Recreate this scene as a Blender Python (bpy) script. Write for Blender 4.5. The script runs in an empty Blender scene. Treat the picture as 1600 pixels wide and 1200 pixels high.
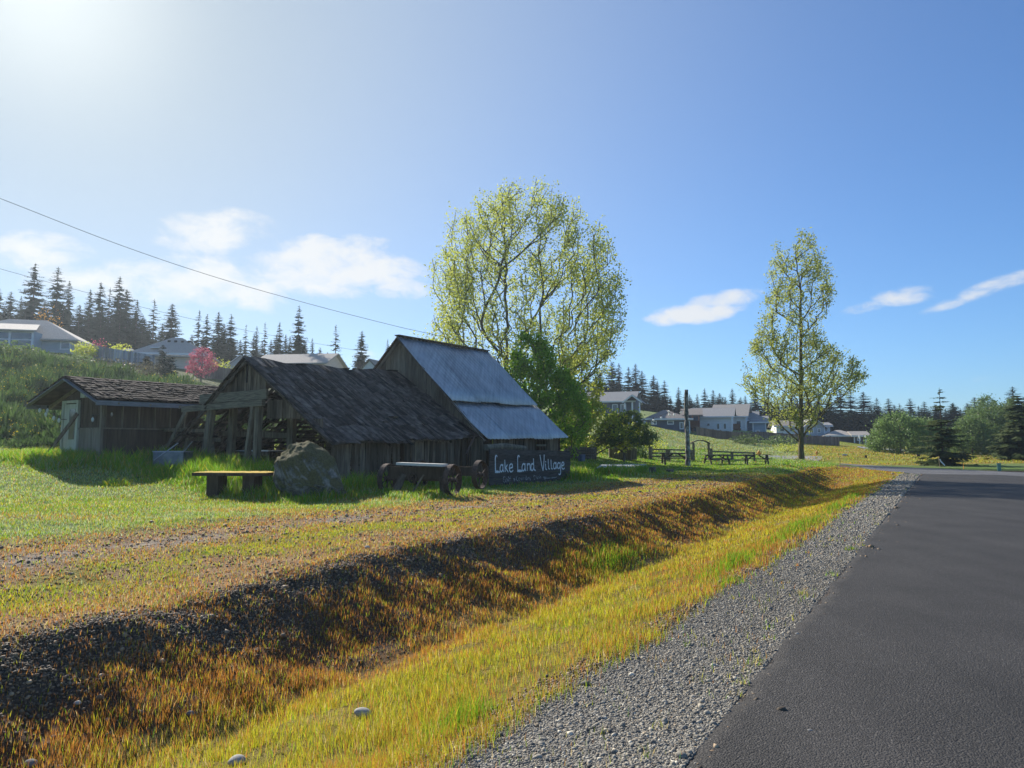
EXPO = 0.62; SKY_STR = .075; SKY_TINT = (.62, .98, 1.38); CLOUD_COL = (7.4, 7.5, 7.6); GLOW_COL = (4.4, 5.0, 5.3); GLARE_COL = (8, 8.6, 8.7)
GLOW_W1, GLOW_A1, GLOW_W2, GLOW_A2 = .12, .85, .66, .92
GRASS_N = 1350000; HAZE = 0.0004; HAZE_G = .5; HAZE_C = (.78, .9, 1, 1)
import bpy, math
import numpy as np
from mathutils import Vector
rng = np.random.default_rng(7)
scene = bpy.context.scene
COL = scene.collection
# ------------------------------------------------------------------ camera geometry, frames
F, H = 1100.0, 1.65
PIT = math.atan2(98, F)
AZ = math.radians(31.396)
SA, CA = math.sin(AZ), math.cos(AZ)
SUN_AZ, SUN_EL = math.radians(-35.5), math.radians(30.0)

def ray(px, py):
    x = (px-800)/F; yu = (600-py)/F
    return np.array([x, math.cos(PIT)-math.sin(PIT)*yu, math.sin(PIT)+math.cos(PIT)*yu])
def at(px, py, D):
    d = ray(px, py); return np.array([0, 0, H]) + d*(D/d[1])
def uv(x, y): return x*SA+y*CA, -x*CA+y*SA
def W(u, v, z=0.0): return np.array([u*SA-v*CA, u*CA+v*SA, z])
def ss(a, b, x):
    t = np.clip((np.asarray(x, float)-a)/(b-a), 0, 1); return t*t*(3-2*t)
def _h(ix, iy, s):
    n = (ix.astype(np.int64)*374761393 + iy.astype(np.int64)*668265263 + s*974711) & 0x7fffffff
    n = ((n ^ (n >> 13))*1274126177) & 0x7fffffff
    return ((n ^ (n >> 16)) & 0xffff)/65535.0
def noise(x, y, s=0):
    x = np.asarray(x, float); y = np.asarray(y, float)
    ix = np.floor(x); iy = np.floor(y); fx = x-ix; fy = y-iy
    fx = fx*fx*(3-2*fx); fy = fy*fy*(3-2*fy)
    a = _h(ix, iy, s); b = _h(ix+1, iy, s); c = _h(ix, iy+1, s); d = _h(ix+1, iy+1, s)
    return (a*(1-fx)+b*fx)*(1-fy)+(c*(1-fx)+d*fx)*fy
def fbm(x, y, s=0, o=4):
    r = 0; a = .5; t = 0
    for k in range(o):
        r = r+a*noise(x*2**k, y*2**k, s+k*17); t += a; a *= .55
    return r/t

# ------------------------------------------------------------------ terrain
CP = [(480,777,20.6),(370,772,21),(300,745,23.5),(390,740,25),(525,753,22.7),(157,719,26),(60,716,29),(0,715,30),(-250,706,32),
 (220,745,23),(0,760,20),(150,775,19),
 (768,761,27.4),(891,750,33),(740,753,28.5),(830,757,29.5),(640,763,24),(710,774,21.6),(970,734,44),(1018,739,38),(1073,729,49),(975,721,51),(1030,718,57),(1110,718,57),(1185,719,58),
 (790,700,52),(680,700,45),(1250,718,63),(905,713,48),
 (0,690,38),(0,640,48),(0,566,64),(60,552,75),(150,690,40),(150,585,66),(330,604,70),(300,582,84),(0,540,95),(-300,690,38),(-300,570,64),(-400,545,90),
 (250,690,42),(330,690,46),(420,610,78),(420,590,95),(560,640,70),(560,596,95),(680,640,85),(700,620,110),
 (930,694,60),(960,657,100),(1010,668,96),(1090,681,110),(1150,677,118),(1200,691,106),(1250,690,116),(1350,696,122),(1000,700,68),(1000,685,80),(1100,702,74),(1100,692,90),
 (1200,713,74),(1290,713,76),(1200,703,90),(1300,703,92),(1400,700,125),(1450,711,88),(1400,716,74),(1550,714,90),(1640,714,90),(1475,727,62.5),(1560,722,66),(1500,706,125),(1600,706,130),
 (850,625,130),(1000,640,150),(1200,672,160),(1400,692,180),(1600,696,180),(300,575,120),(0,530,130),(-300,530,130),(600,585,140)]
cp = [at(*c) for c in CP]
for (u, v, z) in [(50,1,0),(50,-5,0),(60,2,0),(56,4,0),(66,5,0.02),(50,-20,0),(55,-35,0),(30,-15,0),(0,-15,0),(-20,0,0),(20,-30,0),(75,11,.1),
                  (0,9,.16),(8,9,.14),(16,9,.13),(26,9,.13),(36,9,.16),(46,9,.3),(54,9,.3),(-10,9,.2),(0,14,.35),(-10,20,.8),(20,12,.14),(30,12,.17),(40,12,.2),(10,13,.24),(-30,10,.3),(-30,30,1.5),(50,14,.3),(-6,14,.45)]:
    cp.append(W(u, v, z))
for r_, zf in ((260, .9), (500, .8), (950, .5)):
    for k in range(16):
        a = 2*math.pi*k/16
        zz = 9*zf if math.degrees(a) > 330 or math.degrees(a) < 10 else 0
        deg = (math.degrees(a)+180) % 360-180
        zz = zf*float(np.interp(deg, [-180,-100,-60,-10,0,15,30,60,180], [0,4,12,12,9,6,2,0,0]))
        cp.append(np.array([r_*math.sin(a), r_*math.cos(a), zz]))
cp = np.array(cp)
def tk(d2): return .5*d2*np.log(d2+1e-9)
S_ = 50.0
P2 = cp[:, :2]/S_
n_ = len(P2)
K = tk(((P2[:, None]-P2[None])**2).sum(-1)) + np.eye(n_)*1e-3
Q = np.c_[np.ones(n_), P2]
M_ = np.block([[K, Q], [Q.T, np.zeros((3, 3))]])
SOL = np.linalg.solve(M_, np.r_[cp[:, 2], 0, 0, 0])
def rbf(x, y):
    x = np.atleast_1d(np.asarray(x, float)).ravel()/S_; y = np.atleast_1d(np.asarray(y, float)).ravel()/S_
    out = np.empty(len(x))
    for i in range(0, len(x), 40000):
        a, b = x[i:i+40000], y[i:i+40000]
        out[i:i+40000] = tk((a[:, None]-P2[:, 0])**2+(b[:, None]-P2[:, 1])**2) @ SOL[:n_] + SOL[n_]+SOL[n_+1]*a+SOL[n_+2]*b
    return out
PV = [-60,-5.6,1.2,2.35,2.6,4.0,4.8,5.1,5.5,6.15,6.5,6.8,7.15,8.0,30]
PZ = [0,0,0,-.05,-.1,-.46,-.66,-.70,-.58,-.26,-.06,.12,.16,.14,.14]
NEAR = [(120,34),(90,20),(75,12.2),(64,7.6),(58.3,5.1),(52,2.6),(49.3,1.2),(48,-1),(47,-3.6),(46,-12),(45,-60)]
FAR = [(121,30),(91,16.4),(78,9.4),(69.7,5.6),(65.1,3.0),(61,-.6),(56,-3.6),(53,-8),(51.5,-14),(51,-30),(50.5,-60)]
def inpoly(px, py, poly):
    px = np.asarray(px); c = np.zeros(px.shape, bool); n = len(poly)
    for i in range(n):
        x1, y1 = poly[i]; x2, y2 = poly[i-1]
        if y1 == y2: continue
        c ^= ((y1 > py) != (y2 > py)) & (px < (x2-x1)*(py-y1)/(y2-y1)+x1)
    return c
XPOLY = NEAR[2:]+FAR[::-1][:-2]
def terrain(x, y, rough=True):
    x = np.atleast_1d(np.asarray(x, float)).ravel(); y = np.atleast_1d(np.asarray(y, float)).ravel()
    u, v = uv(x, y)
    zr = rbf(x, y)
    un = u
    wv = v + ss(3.2, 4.5, v)*((fbm(u*.3, v*.1+3, 5)-.5)*.75 + (noise(u*.9, v*.9, 9)-.5)*.25 + (noise(u*3.1, v*2.6, 19)-.5)*.20 + (noise(u*7.3, v*7.1, 29)-.5)*.10)
    depth = 1-ss(40, 53, u)*.85
    zp = np.interp(wv, PV, PZ); zp = np.where(zp < 0, zp*depth, zp)
    # a low mound where the bank ends before the side road
    k = ss(7.0, 10.5, v)
    far = ss(50, 64, u)
    k = np.maximum(k, far)
    z = zp*(1-k)+zr*k
    z = z + .42*np.exp(-((u-47)/5.5)**2-((v-8.4)/1.5)**2) + .18*np.exp(-((u-34)/5)**2-((v-8.3)/1.2)**2)
    z = z - .15*ss(9.5, 3.5, u)*ss(5.2, 6.6, v)*ss(14, 8, v)
    if rough:
        offroad = ss(2.5, 3.2, v)
        z = z + offroad*((fbm(x*.5, y*.5, 31)-.5)*.10 + (noise(x*2.3, y*2.3, 4)-.5)*.035)
        z = z + ss(60, 90, y)*(fbm(x*.12, y*.12, 8)-.5)*.7*ss(3, 8, v)
    return z
def tz(x, y): return float(terrain(x, y)[0])
def hit(px, py):
    d = ray(px, py); ts = np.geomspace(2, 400, 1500)
    z = H+d[2]*ts; g = terrain(d[0]*ts, d[1]*ts)
    i = np.argmax(z < g); t = ts[i] if z[i] < g[i] else 150
    return np.array([d[0]*t, d[1]*t, tz(d[0]*t, d[1]*t)])
def foot(px, D):
    x = (px-800)/F*D; return np.array([x, D, tz(x, D)])

# ------------------------------------------------------------------ materials
def nt_new(name):
    m = bpy.data.materials.new(name); m.use_nodes = True
    nt = m.node_tree; nt.nodes.clear(); return m, nt
def N(nt, t, **kw):
    n = nt.nodes.new(t)
    for k, v in kw.items():
        if k.startswith('i_'):
            key = k[2:]; key = int(key) if key.isdigit() else key.replace('_', ' ')
            if isinstance(v, bpy.types.NodeSocket): nt.links.new(v, n.inputs[key])
            else: n.inputs[key].default_value = v
        else: setattr(n, k, v)
    return n
def mth(nt, op, a, b=0.0, c=0.0, clamp=False):
    n = nt.nodes.new('ShaderNodeMath'); n.operation = op; n.use_clamp = clamp
    for i, q in enumerate((a, b, c)):
        if isinstance(q, bpy.types.NodeSocket): nt.links.new(q, n.inputs[i])
        else: n.inputs[i].default_value = q
    return n.outputs[0]
def mixc(nt, f, a, b, mode='MIX'):
    n = nt.nodes.new('ShaderNodeMix'); n.data_type = 'RGBA'; n.blend_type = mode
    for i, q in ((0, f), (6, a), (7, b)):
        if isinstance(q, bpy.types.NodeSocket): nt.links.new(q, n.inputs[i])
        else: n.inputs[i].default_value = (tuple(q)+(1,) if i > 0 and len(q) == 3 else q)
    return n.outputs[2]
def ramp(nt, f, pts):
    n = nt.nodes.new('ShaderNodeValToRGB'); nt.links.new(f, n.inputs[0]); e = n.color_ramp.elements
    while len(e) < len(pts): e.new(.5)
    for el, (p, c) in zip(e, pts):
        el.position = p; el.color = tuple(c)+(1,) if len(c) == 3 else c
    return n.outputs[0]
MATS = {}
def mat(name, c1, c2=None, scale=4.0, stretch=(1, 1, 1), rough=.85, bump=.3, bscale=None, island=0.0, transl=0.0, metal=0.0, spec=.3, attr=None, detail=6, objc=True, lo=.35, hi=.65, bdist=.02):
    if name in MATS: return MATS[name]
    m, nt = nt_new(name)
    tc = N(nt, 'ShaderNodeTexCoord'); mp = N(nt, 'ShaderNodeMapping', i_Vector=tc.outputs['Object']); mp.inputs['Scale'].default_value = stretch
    nz = N(nt, 'ShaderNodeTexNoise', i_Vector=mp.outputs[0], i_Scale=scale, i_Detail=detail, i_Roughness=.6)
    f = N(nt, 'ShaderNodeMapRange', i_Value=nz.outputs[0], i_1=lo, i_2=hi).outputs[0]
    if attr:
        a = N(nt, 'ShaderNodeAttribute', attribute_name=attr); col = a.outputs[0]
        col = mixc(nt, 1.0, col, ramp(nt, f, [(0, (c1,)*3 if np.isscalar(c1) else c1), (1, (c2,)*3 if np.isscalar(c2) else c2)]), 'MULTIPLY') if c1 is not None else col
    else:
        col = mixc(nt, f, c1, c2 if c2 else c1)
    if island:
        g = N(nt, 'ShaderNodeNewGeometry')
        k = N(nt, 'ShaderNodeMapRange', i_Value=g.outputs['Random Per Island'], i_3=1-island, i_4=1+island).outputs[0]
        cb = N(nt, 'ShaderNodeCombineColor', i_0=k, i_1=k, i_2=k).outputs[0]
        col = mixc(nt, 1.0, col, cb, 'MULTIPLY')
    p = N(nt, 'ShaderNodeBsdfPrincipled', i_Base_Color=col, i_Roughness=rough, i_Metallic=metal)
    p.inputs['Specular IOR Level'].default_value = spec
    out = N(nt, 'ShaderNodeOutputMaterial')
    if bump:
        n2 = N(nt, 'ShaderNodeTexNoise', i_Vector=mp.outputs[0], i_Scale=bscale or scale*4, i_Detail=5, i_Roughness=.65)
        b = N(nt, 'ShaderNodeBump', i_Strength=bump, i_Distance=bdist, i_Height=n2.outputs[0]); nt.links.new(b.outputs[0], p.inputs['Normal'])
    sh = p.outputs[0]
    if transl:
        t = N(nt, 'ShaderNodeBsdfTranslucent', i_Color=col)
        mx = N(nt, 'ShaderNodeMixShader', i_0=transl, i_1=sh, i_2=t.outputs[0]); sh = mx.outputs[0]
    nt.links.new(sh, out.inputs[0])
    MATS[name] = m; return m

def wood(name, c1, c2, horiz=False, island=.35, rough=.9):
    return mat(name, c1, c2, scale=5, stretch=(2, 2, .22) if not horiz else (.5, .5, 6), island=island, rough=rough, bump=.6, bscale=14, spec=.15, bdist=.01)
M_BARNWALL = wood('weathered_dark_boards', (.06,.042,.027), (.18,.142,.10), island=.6)
M_BEAM = wood('grey_weathered_beam', (.105,.09,.062), (.25,.22,.155), horiz=True)
M_POST = wood('grey_weathered_post', (.10,.082,.055), (.25,.21,.145))
M_SHAKE = mat('aged_cedar_shakes', (.026,.019,.014), (.12,.098,.08), scale=3, stretch=(1.5,1.5,1.5), island=.9, rough=.8, bump=.6, bscale=22, spec=.2)
M_SHEDSHAKE = mat('brown_shed_shakes', (.016,.0115,.0095), (.06,.045,.039), scale=3, island=.85, rough=.95, bump=.5, bscale=22, spec=.08)
M_SHEDWALL = wood('dark_stained_shed_boards', (.05,.034,.022), (.105,.078,.053), island=.25)
M_SHEDGREY = wood('grey_shed_boards', (.16,.13,.095), (.28,.24,.18), island=.2)
M_TRIM = wood('painted_grey_trim', (.16,.165,.17), (.26,.27,.28), horiz=True, island=.1)
M_DOOR = wood('faded_green_door_paint', (.42,.42,.33), (.6,.58,.47), island=.05)
M_SIGN = wood('tarred_sign_planks', (.035,.03,.027), (.10,.09,.08), horiz=True, island=.3)
M_PAINT = mat('chalky_white_paint', (.42,.44,.44), (.85,.87,.86), scale=9, rough=.9, bump=.2, lo=.28, hi=.5)
M_FAINT = mat('flaking_white_paint', (.10,.105,.105), (.62,.64,.64), scale=14, rough=.9, bump=.2, lo=.42, hi=.62)
M_RUST = mat('rusty_iron', (.05,.035,.028), (.13,.085,.06), scale=14, rough=.85, bump=.4, spec=.25)
M_DARK = mat('black_soil_vent_slot_shade', (.02,.018,.016), (.035,.03,.028), rough=.95, bump=0)  # near black for soil and vents, and the shade painted into the slot
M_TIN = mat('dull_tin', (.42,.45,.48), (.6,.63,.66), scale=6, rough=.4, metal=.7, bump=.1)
M_CONC = mat('pale_concrete', (.5,.5,.5), (.68,.68,.67), scale=3, rough=.85, bump=.2)
M_GLASS = mat('dark_window_glass', (.05,.065,.08), (.08,.10,.12), scale=1, rough=.08, spec=.8, bump=0)
M_BULB = mat('frosted_bulb_glass', (.85,.86,.84), (.9,.9,.88), rough=.25, spec=.6, bump=0, transl=.4)
M_WIRE = mat('black_cable', (.03,.03,.03), (.05,.05,.05), rough=.6, bump=0)
M_WHITE = mat('white_trim_paint', (.68,.7,.7), (.78,.79,.79), scale=3, rough=.6, bump=.05)
M_BARK = mat('furrowed_grey_bark', (.055,.047,.035), (.19,.165,.125), scale=9, stretch=(1,1,.3), rough=.95, bump=.9, bscale=16, bdist=.05)
M_MOSSBARK = mat('mossy_brown_bark', (.05,.04,.025), (.18,.15,.05), scale=5, stretch=(1,1,.3), rough=.95, bump=.9, bscale=14, bdist=.05)
M_CBARK = mat('conifer_bark', (.045,.035,.028), (.10,.08,.065), scale=6, stretch=(1,1,.3), rough=.95, bump=.5)

# ------------------------------------------------------------------ mesh building
class MB:
    def __init__(s): s.v = []; s.f = []
    def add(s, vs, fs):
        o = len(s.v); s.v.extend([tuple(map(float, q)) for q in vs]); s.f.extend([tuple(i+o for i in f) for f in fs]); return s
    def hexa(s, a):   # 8 corners: bottom 0-3 ccw, top 4-7
        return s.add(a, [(3,2,1,0),(4,5,6,7),(0,1,5,4),(1,2,6,5),(2,3,7,6),(3,0,4,7)])
    def beam(s, p0, p1, w, h, up=(0, 0, 1), taper=1.0):
        p0 = np.array(p0, float); p1 = np.array(p1, float); d = p1-p0; L = np.linalg.norm(d)
        if L < 1e-6: return s
        d /= L; up = np.array(up, float); a = np.cross(d, up)
        if np.linalg.norm(a) < 1e-4: a = np.cross(d, (1, 0, 0.01))
        a /= np.linalg.norm(a); b = np.cross(a, d)
        q = []
        for p, k in ((p0, 1.0), (p1, taper)):
            for sa, sb in ((-1,-1),(1,-1),(1,1),(-1,1)): q.append(p+a*sa*w/2*k+b*sb*h/2*k)
        return s.hexa(q)
    def box(s, c, e1, e2, e3):   # centre and three half-extent vectors
        c, e1, e2, e3 = [np.array(k, float) for k in (c, e1, e2, e3)]
        return s.hexa([c-e1-e2-e3, c+e1-e2-e3, c+e1+e2-e3, c-e1+e2-e3, c-e1-e2+e3, c+e1-e2+e3, c+e1+e2+e3, c-e1+e2+e3])
    def tube(s, pts, rs, n=8, caps=True):
        pts = [np.array(p, float) for p in pts]; o = len(s.v); vs = []; fs = []
        for i, p in enumerate(pts):
            d = pts[min(i+1, len(pts)-1)]-pts[max(i-1, 0)]; d = d/(np.linalg.norm(d)+1e-9)
            a = np.cross(d, (0, 0, 1.0)); 
            if np.linalg.norm(a) < .05: a = np.cross(d, (1.0, 0, 0))
            a /= np.linalg.norm(a); b = np.cross(d, a); r = rs[i] if not np.isscalar(rs) else rs
            for k in range(n):
                t = 2*math.pi*k/n; vs.append(p+(a*math.cos(t)+b*math.sin(t))*r)
        for i in range(len(pts)-1):
            for k in range(n):
                fs.append((i*n+k, i*n+(k+1) % n, (i+1)*n+(k+1) % n, (i+1)*n+k))
        if caps:
            fs.append(tuple(range(n-1, -1, -1))); fs.append(tuple((len(pts)-1)*n+k for k in range(n)))
        return s.add(vs, fs)
    def ring(s, c, axis, r_in, r_out, w, n=20):
        c = np.array(c, float); ax = np.array(axis, float); ax /= np.linalg.norm(ax)
        a = np.cross(ax, (0, 0, 1.0)); a /= np.linalg.norm(a); b = np.cross(ax, a); vs = []; fs = []
        for k in range(n):
            t = 2*math.pi*k/n; e = a*math.cos(t)+b*math.sin(t)
            vs += [c+e*r_out-ax*w/2, c+e*r_out+ax*w/2, c+e*r_in+ax*w/2, c+e*r_in-ax*w/2]
        for k in range(n):
            i, j = 4*k, 4*((k+1) % n)
            for q in range(4): fs.append((i+q, i+(q+1) % 4, j+(q+1) % 4, j+q))
        return s.add(vs, fs)
    def prism(s, poly, depth):   # polygon points (3d) extruded by vector
        poly = [np.array(p, float) for p in poly]; d = np.array(depth, float); n = len(poly)
        return s.add(poly+[p+d for p in poly], [tuple(range(n))[::-1], tuple(range(n, 2*n))]+[(i, (i+1) % n, n+(i+1) % n, n+i) for i in range(n)])

def base_of(o):
    p = np.zeros(3)
    while o is not None: p += np.array(o.location); o = o.parent
    return p
def setp(o, label=None, cat=None, group=None, kind=None):
    if label: o['label'] = label
    if cat: o['category'] = cat
    if group: o['group'] = group
    if kind: o['kind'] = kind
    return o
def thing(name, label, cat, loc, group=None):
    o = bpy.data.objects.new(name, None); o.empty_display_size = .3; COL.objects.link(o); o.location = tuple(map(float, loc))
    return setp(o, label, cat, group)
def link_mesh(name, me, m, parent=None, smooth=False, loc=None):
    o = bpy.data.objects.new(name, me); COL.objects.link(o)
    if m: 
        for q in (m if isinstance(m, (list, tuple)) else [m]): me.materials.append(q)
    if parent: o.parent = parent
    elif loc is not None: o.location = tuple(map(float, loc))
    if smooth: me.polygons.foreach_set('use_smooth', np.ones(len(me.polygons), bool))
    return o
def build(name, mb, m, parent=None, smooth=False, loc=None, label=None):
    b = base_of(parent) if parent else (np.array(loc, float) if loc is not None else np.zeros(3))
    me = bpy.data.meshes.new(name); me.from_pydata([tuple(np.array(v)-b) for v in mb.v], [], mb.f); me.update()
    o = link_mesh(name, me, m, parent, smooth, loc)
    if label: o['label'] = label
    return o
def np_mesh(name, verts, loops, sizes, m, cols=None, parent=None, smooth=False, loc=None):
    b = base_of(parent) if parent else (np.array(loc, float) if loc is not None else np.zeros(3))
    verts = np.asarray(verts, np.float32)-b.astype(np.float32)
    me = bpy.data.meshes.new(name); me.vertices.add(len(verts)); me.vertices.foreach_set('co', verts.ravel())
    sizes = np.asarray(sizes, np.int32); me.loops.add(len(loops)); me.loops.foreach_set('vertex_index', np.asarray(loops, np.int32))
    me.polygons.add(len(sizes)); st = np.r_[0, np.cumsum(sizes)[:-1]].astype(np.int32)
    me.polygons.foreach_set('loop_start', st); me.polygons.foreach_set('loop_total', sizes)
    me.update(calc_edges=True)
    if cols is not None:
        a = me.attributes.new('Col', 'FLOAT_COLOR', 'POINT'); c = np.ones((len(verts), 4), np.float32); c[:, :3] = cols; a.data.foreach_set('color', c.ravel())
    return link_mesh(name, me, m, parent, smooth, loc)
def unit(a): return a/(np.linalg.norm(a, axis=-1, keepdims=True)+1e-9)
def copy_tree(o, parent=None):
    c = o.copy(); COL.objects.link(c)
    if parent: c.parent = parent
    for ch in list(o.children): copy_tree(ch, c)
    return c
# ------------------------------------------------------------------ camera, sun, sky
cam = bpy.data.cameras.new('camera'); co = bpy.data.objects.new('camera', cam); COL.objects.link(co)
cam.sensor_width = 36; cam.sensor_fit = 'HORIZONTAL'; cam.lens = 36*F/1600; cam.clip_end = 6000; cam.clip_start = .05
co.location = (0, 0, H); co.rotation_euler = (math.pi/2+PIT, 0, 0); scene.camera = co
sl = bpy.data.lights.new('sun', 'SUN'); so = bpy.data.objects.new('sun', sl); COL.objects.link(so)
sl.energy = 5.0; sl.angle = math.radians(.53); sl.color = (1, .94, .85)
SUN = np.array([math.sin(SUN_AZ)*math.cos(SUN_EL), math.cos(SUN_AZ)*math.cos(SUN_EL), math.sin(SUN_EL)])
so.rotation_euler = Vector(SUN).to_track_quat('Z', 'Y').to_euler()
w = bpy.data.worlds.new('World'); scene.world = w; w.use_nodes = True
nt = w.node_tree; nt.nodes.clear()
sky = N(nt, 'ShaderNodeTexSky'); sky.sky_type = 'NISHITA'; sky.sun_disc = False
sky.sun_elevation = SUN_EL; sky.sun_rotation = SUN_AZ; sky.altitude = 0; sky.air_density = 1.0; sky.dust_density = 0.3; sky.ozone_density = 2.5
tc = N(nt, 'ShaderNodeTexCoord'); nrm = N(nt, 'ShaderNodeVectorMath', operation='NORMALIZE', i_0=tc.outputs['Generated'])
sp = N(nt, 'ShaderNodeSeparateXYZ', i_0=nrm.outputs[0])
az = mth(nt, 'ARCTAN2', sp.outputs[0], sp.outputs[1]); el = mth(nt, 'ARCSINE', sp.outputs[2])
cv = N(nt, 'ShaderNodeCombineXYZ', i_0=mth(nt, 'MULTIPLY', az, 1.0), i_1=mth(nt, 'MULTIPLY', el, 1.7))
wp = N(nt, 'ShaderNodeTexNoise', i_Vector=cv.outputs[0], i_Scale=14.0, i_Detail=3)
cv2 = N(nt, 'ShaderNodeMix', data_type='VECTOR'); nt.links.new(cv.outputs[0], cv2.inputs[4]); 
wv = N(nt, 'ShaderNodeVectorMath', operation='MULTIPLY_ADD', i_0=wp.outputs['Color']); wv.inputs[1].default_value = (.05, .05, 0); nt.links.new(cv.outputs[0], wv.inputs[2])
cn = N(nt, 'ShaderNodeTexNoise', i_Vector=wv.outputs[0], i_Scale=17.0, i_Detail=9, i_Roughness=.58)
CL = [(335,362,85,32,.12,.95),(505,418,120,44,.05,1.1),(590,415,80,40,-.25,.95),(320,445,130,42,.0,.9),(650,440,50,22,-.1,.6),(35,392,80,28,.1,.9),(115,440,70,26,0,.7),(240,425,80,30,.1,.3),
      (1085,489,72,17,.08,1.0),(1125,470,65,14,.1,.9),(1415,461,44,14,.05,.7),(1350,480,32,9,.1,.5),(1556,448,52,13,.25,.8),(1505,468,50,9,.25,.45),(1540,594,50,8,0,.22),(565,555,60,16,0,.5)]
tot = None
for px, py, wx, wy, tilt, amp in CL:
    r_ = ray(px, py); a0 = math.atan2(r_[0], r_[1]); e0 = math.asin(r_[2]/np.linalg.norm(r_)); sc_ = 1/F*math.cos(a0)**.5
    da = mth(nt, 'SUBTRACT', az, a0); de = mth(nt, 'SUBTRACT', el, e0); de = mth(nt, 'MULTIPLY_ADD', da, -tilt, de)
    d2 = mth(nt, 'ADD', mth(nt, 'POWER', mth(nt, 'ABSOLUTE', mth(nt, 'DIVIDE', da, wx*sc_*1.25)), 2), mth(nt, 'POWER', mth(nt, 'ABSOLUTE', mth(nt, 'DIVIDE', de, wy*sc_*1.25)), 2))
    k = mth(nt, 'MULTIPLY', mth(nt, 'SUBTRACT', 1.0, d2, clamp=True), amp)
    tot = k if tot is None else mth(nt, 'MAXIMUM', tot, k)
den = mth(nt, 'ADD', mth(nt, 'MULTIPLY', tot, .95), mth(nt, 'MULTIPLY', mth(nt, 'SUBTRACT', cn.outputs[0], .5), 2.4))
den = N(nt, 'ShaderNodeMapRange', interpolation_type='SMOOTHSTEP', i_Value=den, i_1=.12, i_2=1.05).outputs[0]
den = mth(nt, 'MULTIPLY', den, N(nt, 'ShaderNodeMapRange', interpolation_type='SMOOTHSTEP', i_Value=tot, i_1=0.0, i_2=.3).outputs[0])
den = mth(nt, 'MULTIPLY', den, .92)
# thin high haze that brightens round the sun
ds = N(nt, 'ShaderNodeVectorMath', operation='DOT_PRODUCT', i_0=nrm.outputs[0]); ds.inputs[1].default_value = tuple(SUN)
ang = mth(nt, 'ARCCOSINE', ds.outputs['Value'])
g1 = mth(nt, 'EXPONENT', mth(nt, 'MULTIPLY', mth(nt, 'POWER', mth(nt, 'DIVIDE', ang, GLOW_W1), 2.0), -1.0))
g2 = mth(nt, 'EXPONENT', mth(nt, 'MULTIPLY', mth(nt, 'POWER', mth(nt, 'DIVIDE', ang, GLOW_W2), 2.0), -1.0))
hz = mth(nt, 'MULTIPLY', g2, GLOW_A2, clamp=True)
tint = mixc(nt, 1.0, sky.outputs[0], SKY_TINT, 'MULTIPLY')
c1 = mixc(nt, hz, tint, GLOW_COL)
c1 = mixc(nt, mth(nt, 'MULTIPLY', g1, GLOW_A1), c1, GLARE_COL)
c2 = mixc(nt, den, c1, CLOUD_COL)
bg = N(nt, 'ShaderNodeBackground', i_Color=c2, i_Strength=SKY_STR)
nt.links.new(bg.outputs[0], N(nt, 'ShaderNodeOutputWorld').inputs[0])
vs = scene.view_settings; scene.display_settings.display_device = 'sRGB'
vs.view_transform = 'Standard'; vs.look = 'None'; vs.gamma = 1; vs.exposure = EXPO; vs.use_curve_mapping = False
scene.render.engine = 'CYCLES'; cy = scene.cycles
cy.use_denoising = True; cy.max_bounces = 6; cy.diffuse_bounces = 3; cy.glossy_bounces = 3; cy.transmission_bounces = 4; cy.transparent_max_bounces = 6; cy.volume_bounces = 0
cy.caustics_reflective = False; cy.caustics_refractive = False; cy.sample_clamp_indirect = 6

# ------------------------------------------------------------------ where each kind of ground cover grows
def zones(x, y):
    u, v = uv(x, y)
    n1 = fbm(u*.45, v*.45, 3, 3)-.5; n3 = fbm(u*.16, v*.5, 71, 3)
    wv_ = v + n1*.9
    g = ss(1.1, 1.25, v)*ss(2.46, 2.18, v+n1*.4)
    ditch = ss(2.12, 2.42, v+n1*.4)*ss(6.05, 5.2, wv_+ (fbm(u*1.6,v*1.6,88,2)-.5)*.8)*ss(62, 55, u)
    bank = ss(5.2, 6.0, wv_)*ss(7.25, 6.85, v+n1*.3)*ss(60, 50, u)
    crest = ss(6.05, 6.6, wv_)*ss(7.3, 6.95, v+n1*.5)*ss(20, 8, u+n1*9)
    track = ss(6.85, 7.2, v+n1*.3)*ss(13.2, 11.2, wv_+.02*u)*ss(44, 30, u+n1*6)
    lawn = ss(7.0, 7.4, v)*(1-track)
    return u, v, n1, n3, g, ditch, bank, crest, track, lawn
def near_building(x, y):
    u, v = uv(x, y)
    def rect(u0, u1, v0, v1, m):
        du = np.maximum(np.maximum(u0-u, u-u1), 0); dv = np.maximum(np.maximum(v0-v, v-v1), 0); return ss(m, 0, np.hypot(du, dv))
    t = rect(15.5, 25, 15.6, 16.9, 1.1)*.8
    t = np.maximum(t, rect(14.0, 16.3, 18.2, 25.5, 1.4))
    t = np.maximum(t, rect(22.5, 31.5, 14.6, 15.6, .5)*.22)
    t = np.maximum(t, rect(29.7, 37, 14.0, 17.5, 2.0)*.8)
    t = np.maximum(t, rect(12.4, 14.6, 25.5, 33, 1.2)*.75)
    t = np.maximum(t, rect(13.2, 15.6, 14.6, 19.2, .7)*.7)
    t = np.maximum(t, rect(10, 14, 31, 38, 2)*.55)
    t = np.maximum(t, rect(15.6, 19.5, 12.6, 14.4, .5)*.55)
    return t
FOOT = [(16.7,24.6,16.6,25.6),(24.4,31.4,16.3,25.2),(14.3,22.2,26.4,29.2)]
def indoors(x, y):
    u, v = uv(x, y); m = np.zeros(np.shape(x), bool)
    for a, b, c, d in FOOT: m |= (u > a) & (u < b) & (v > c) & (v < d)
    return m
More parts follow.
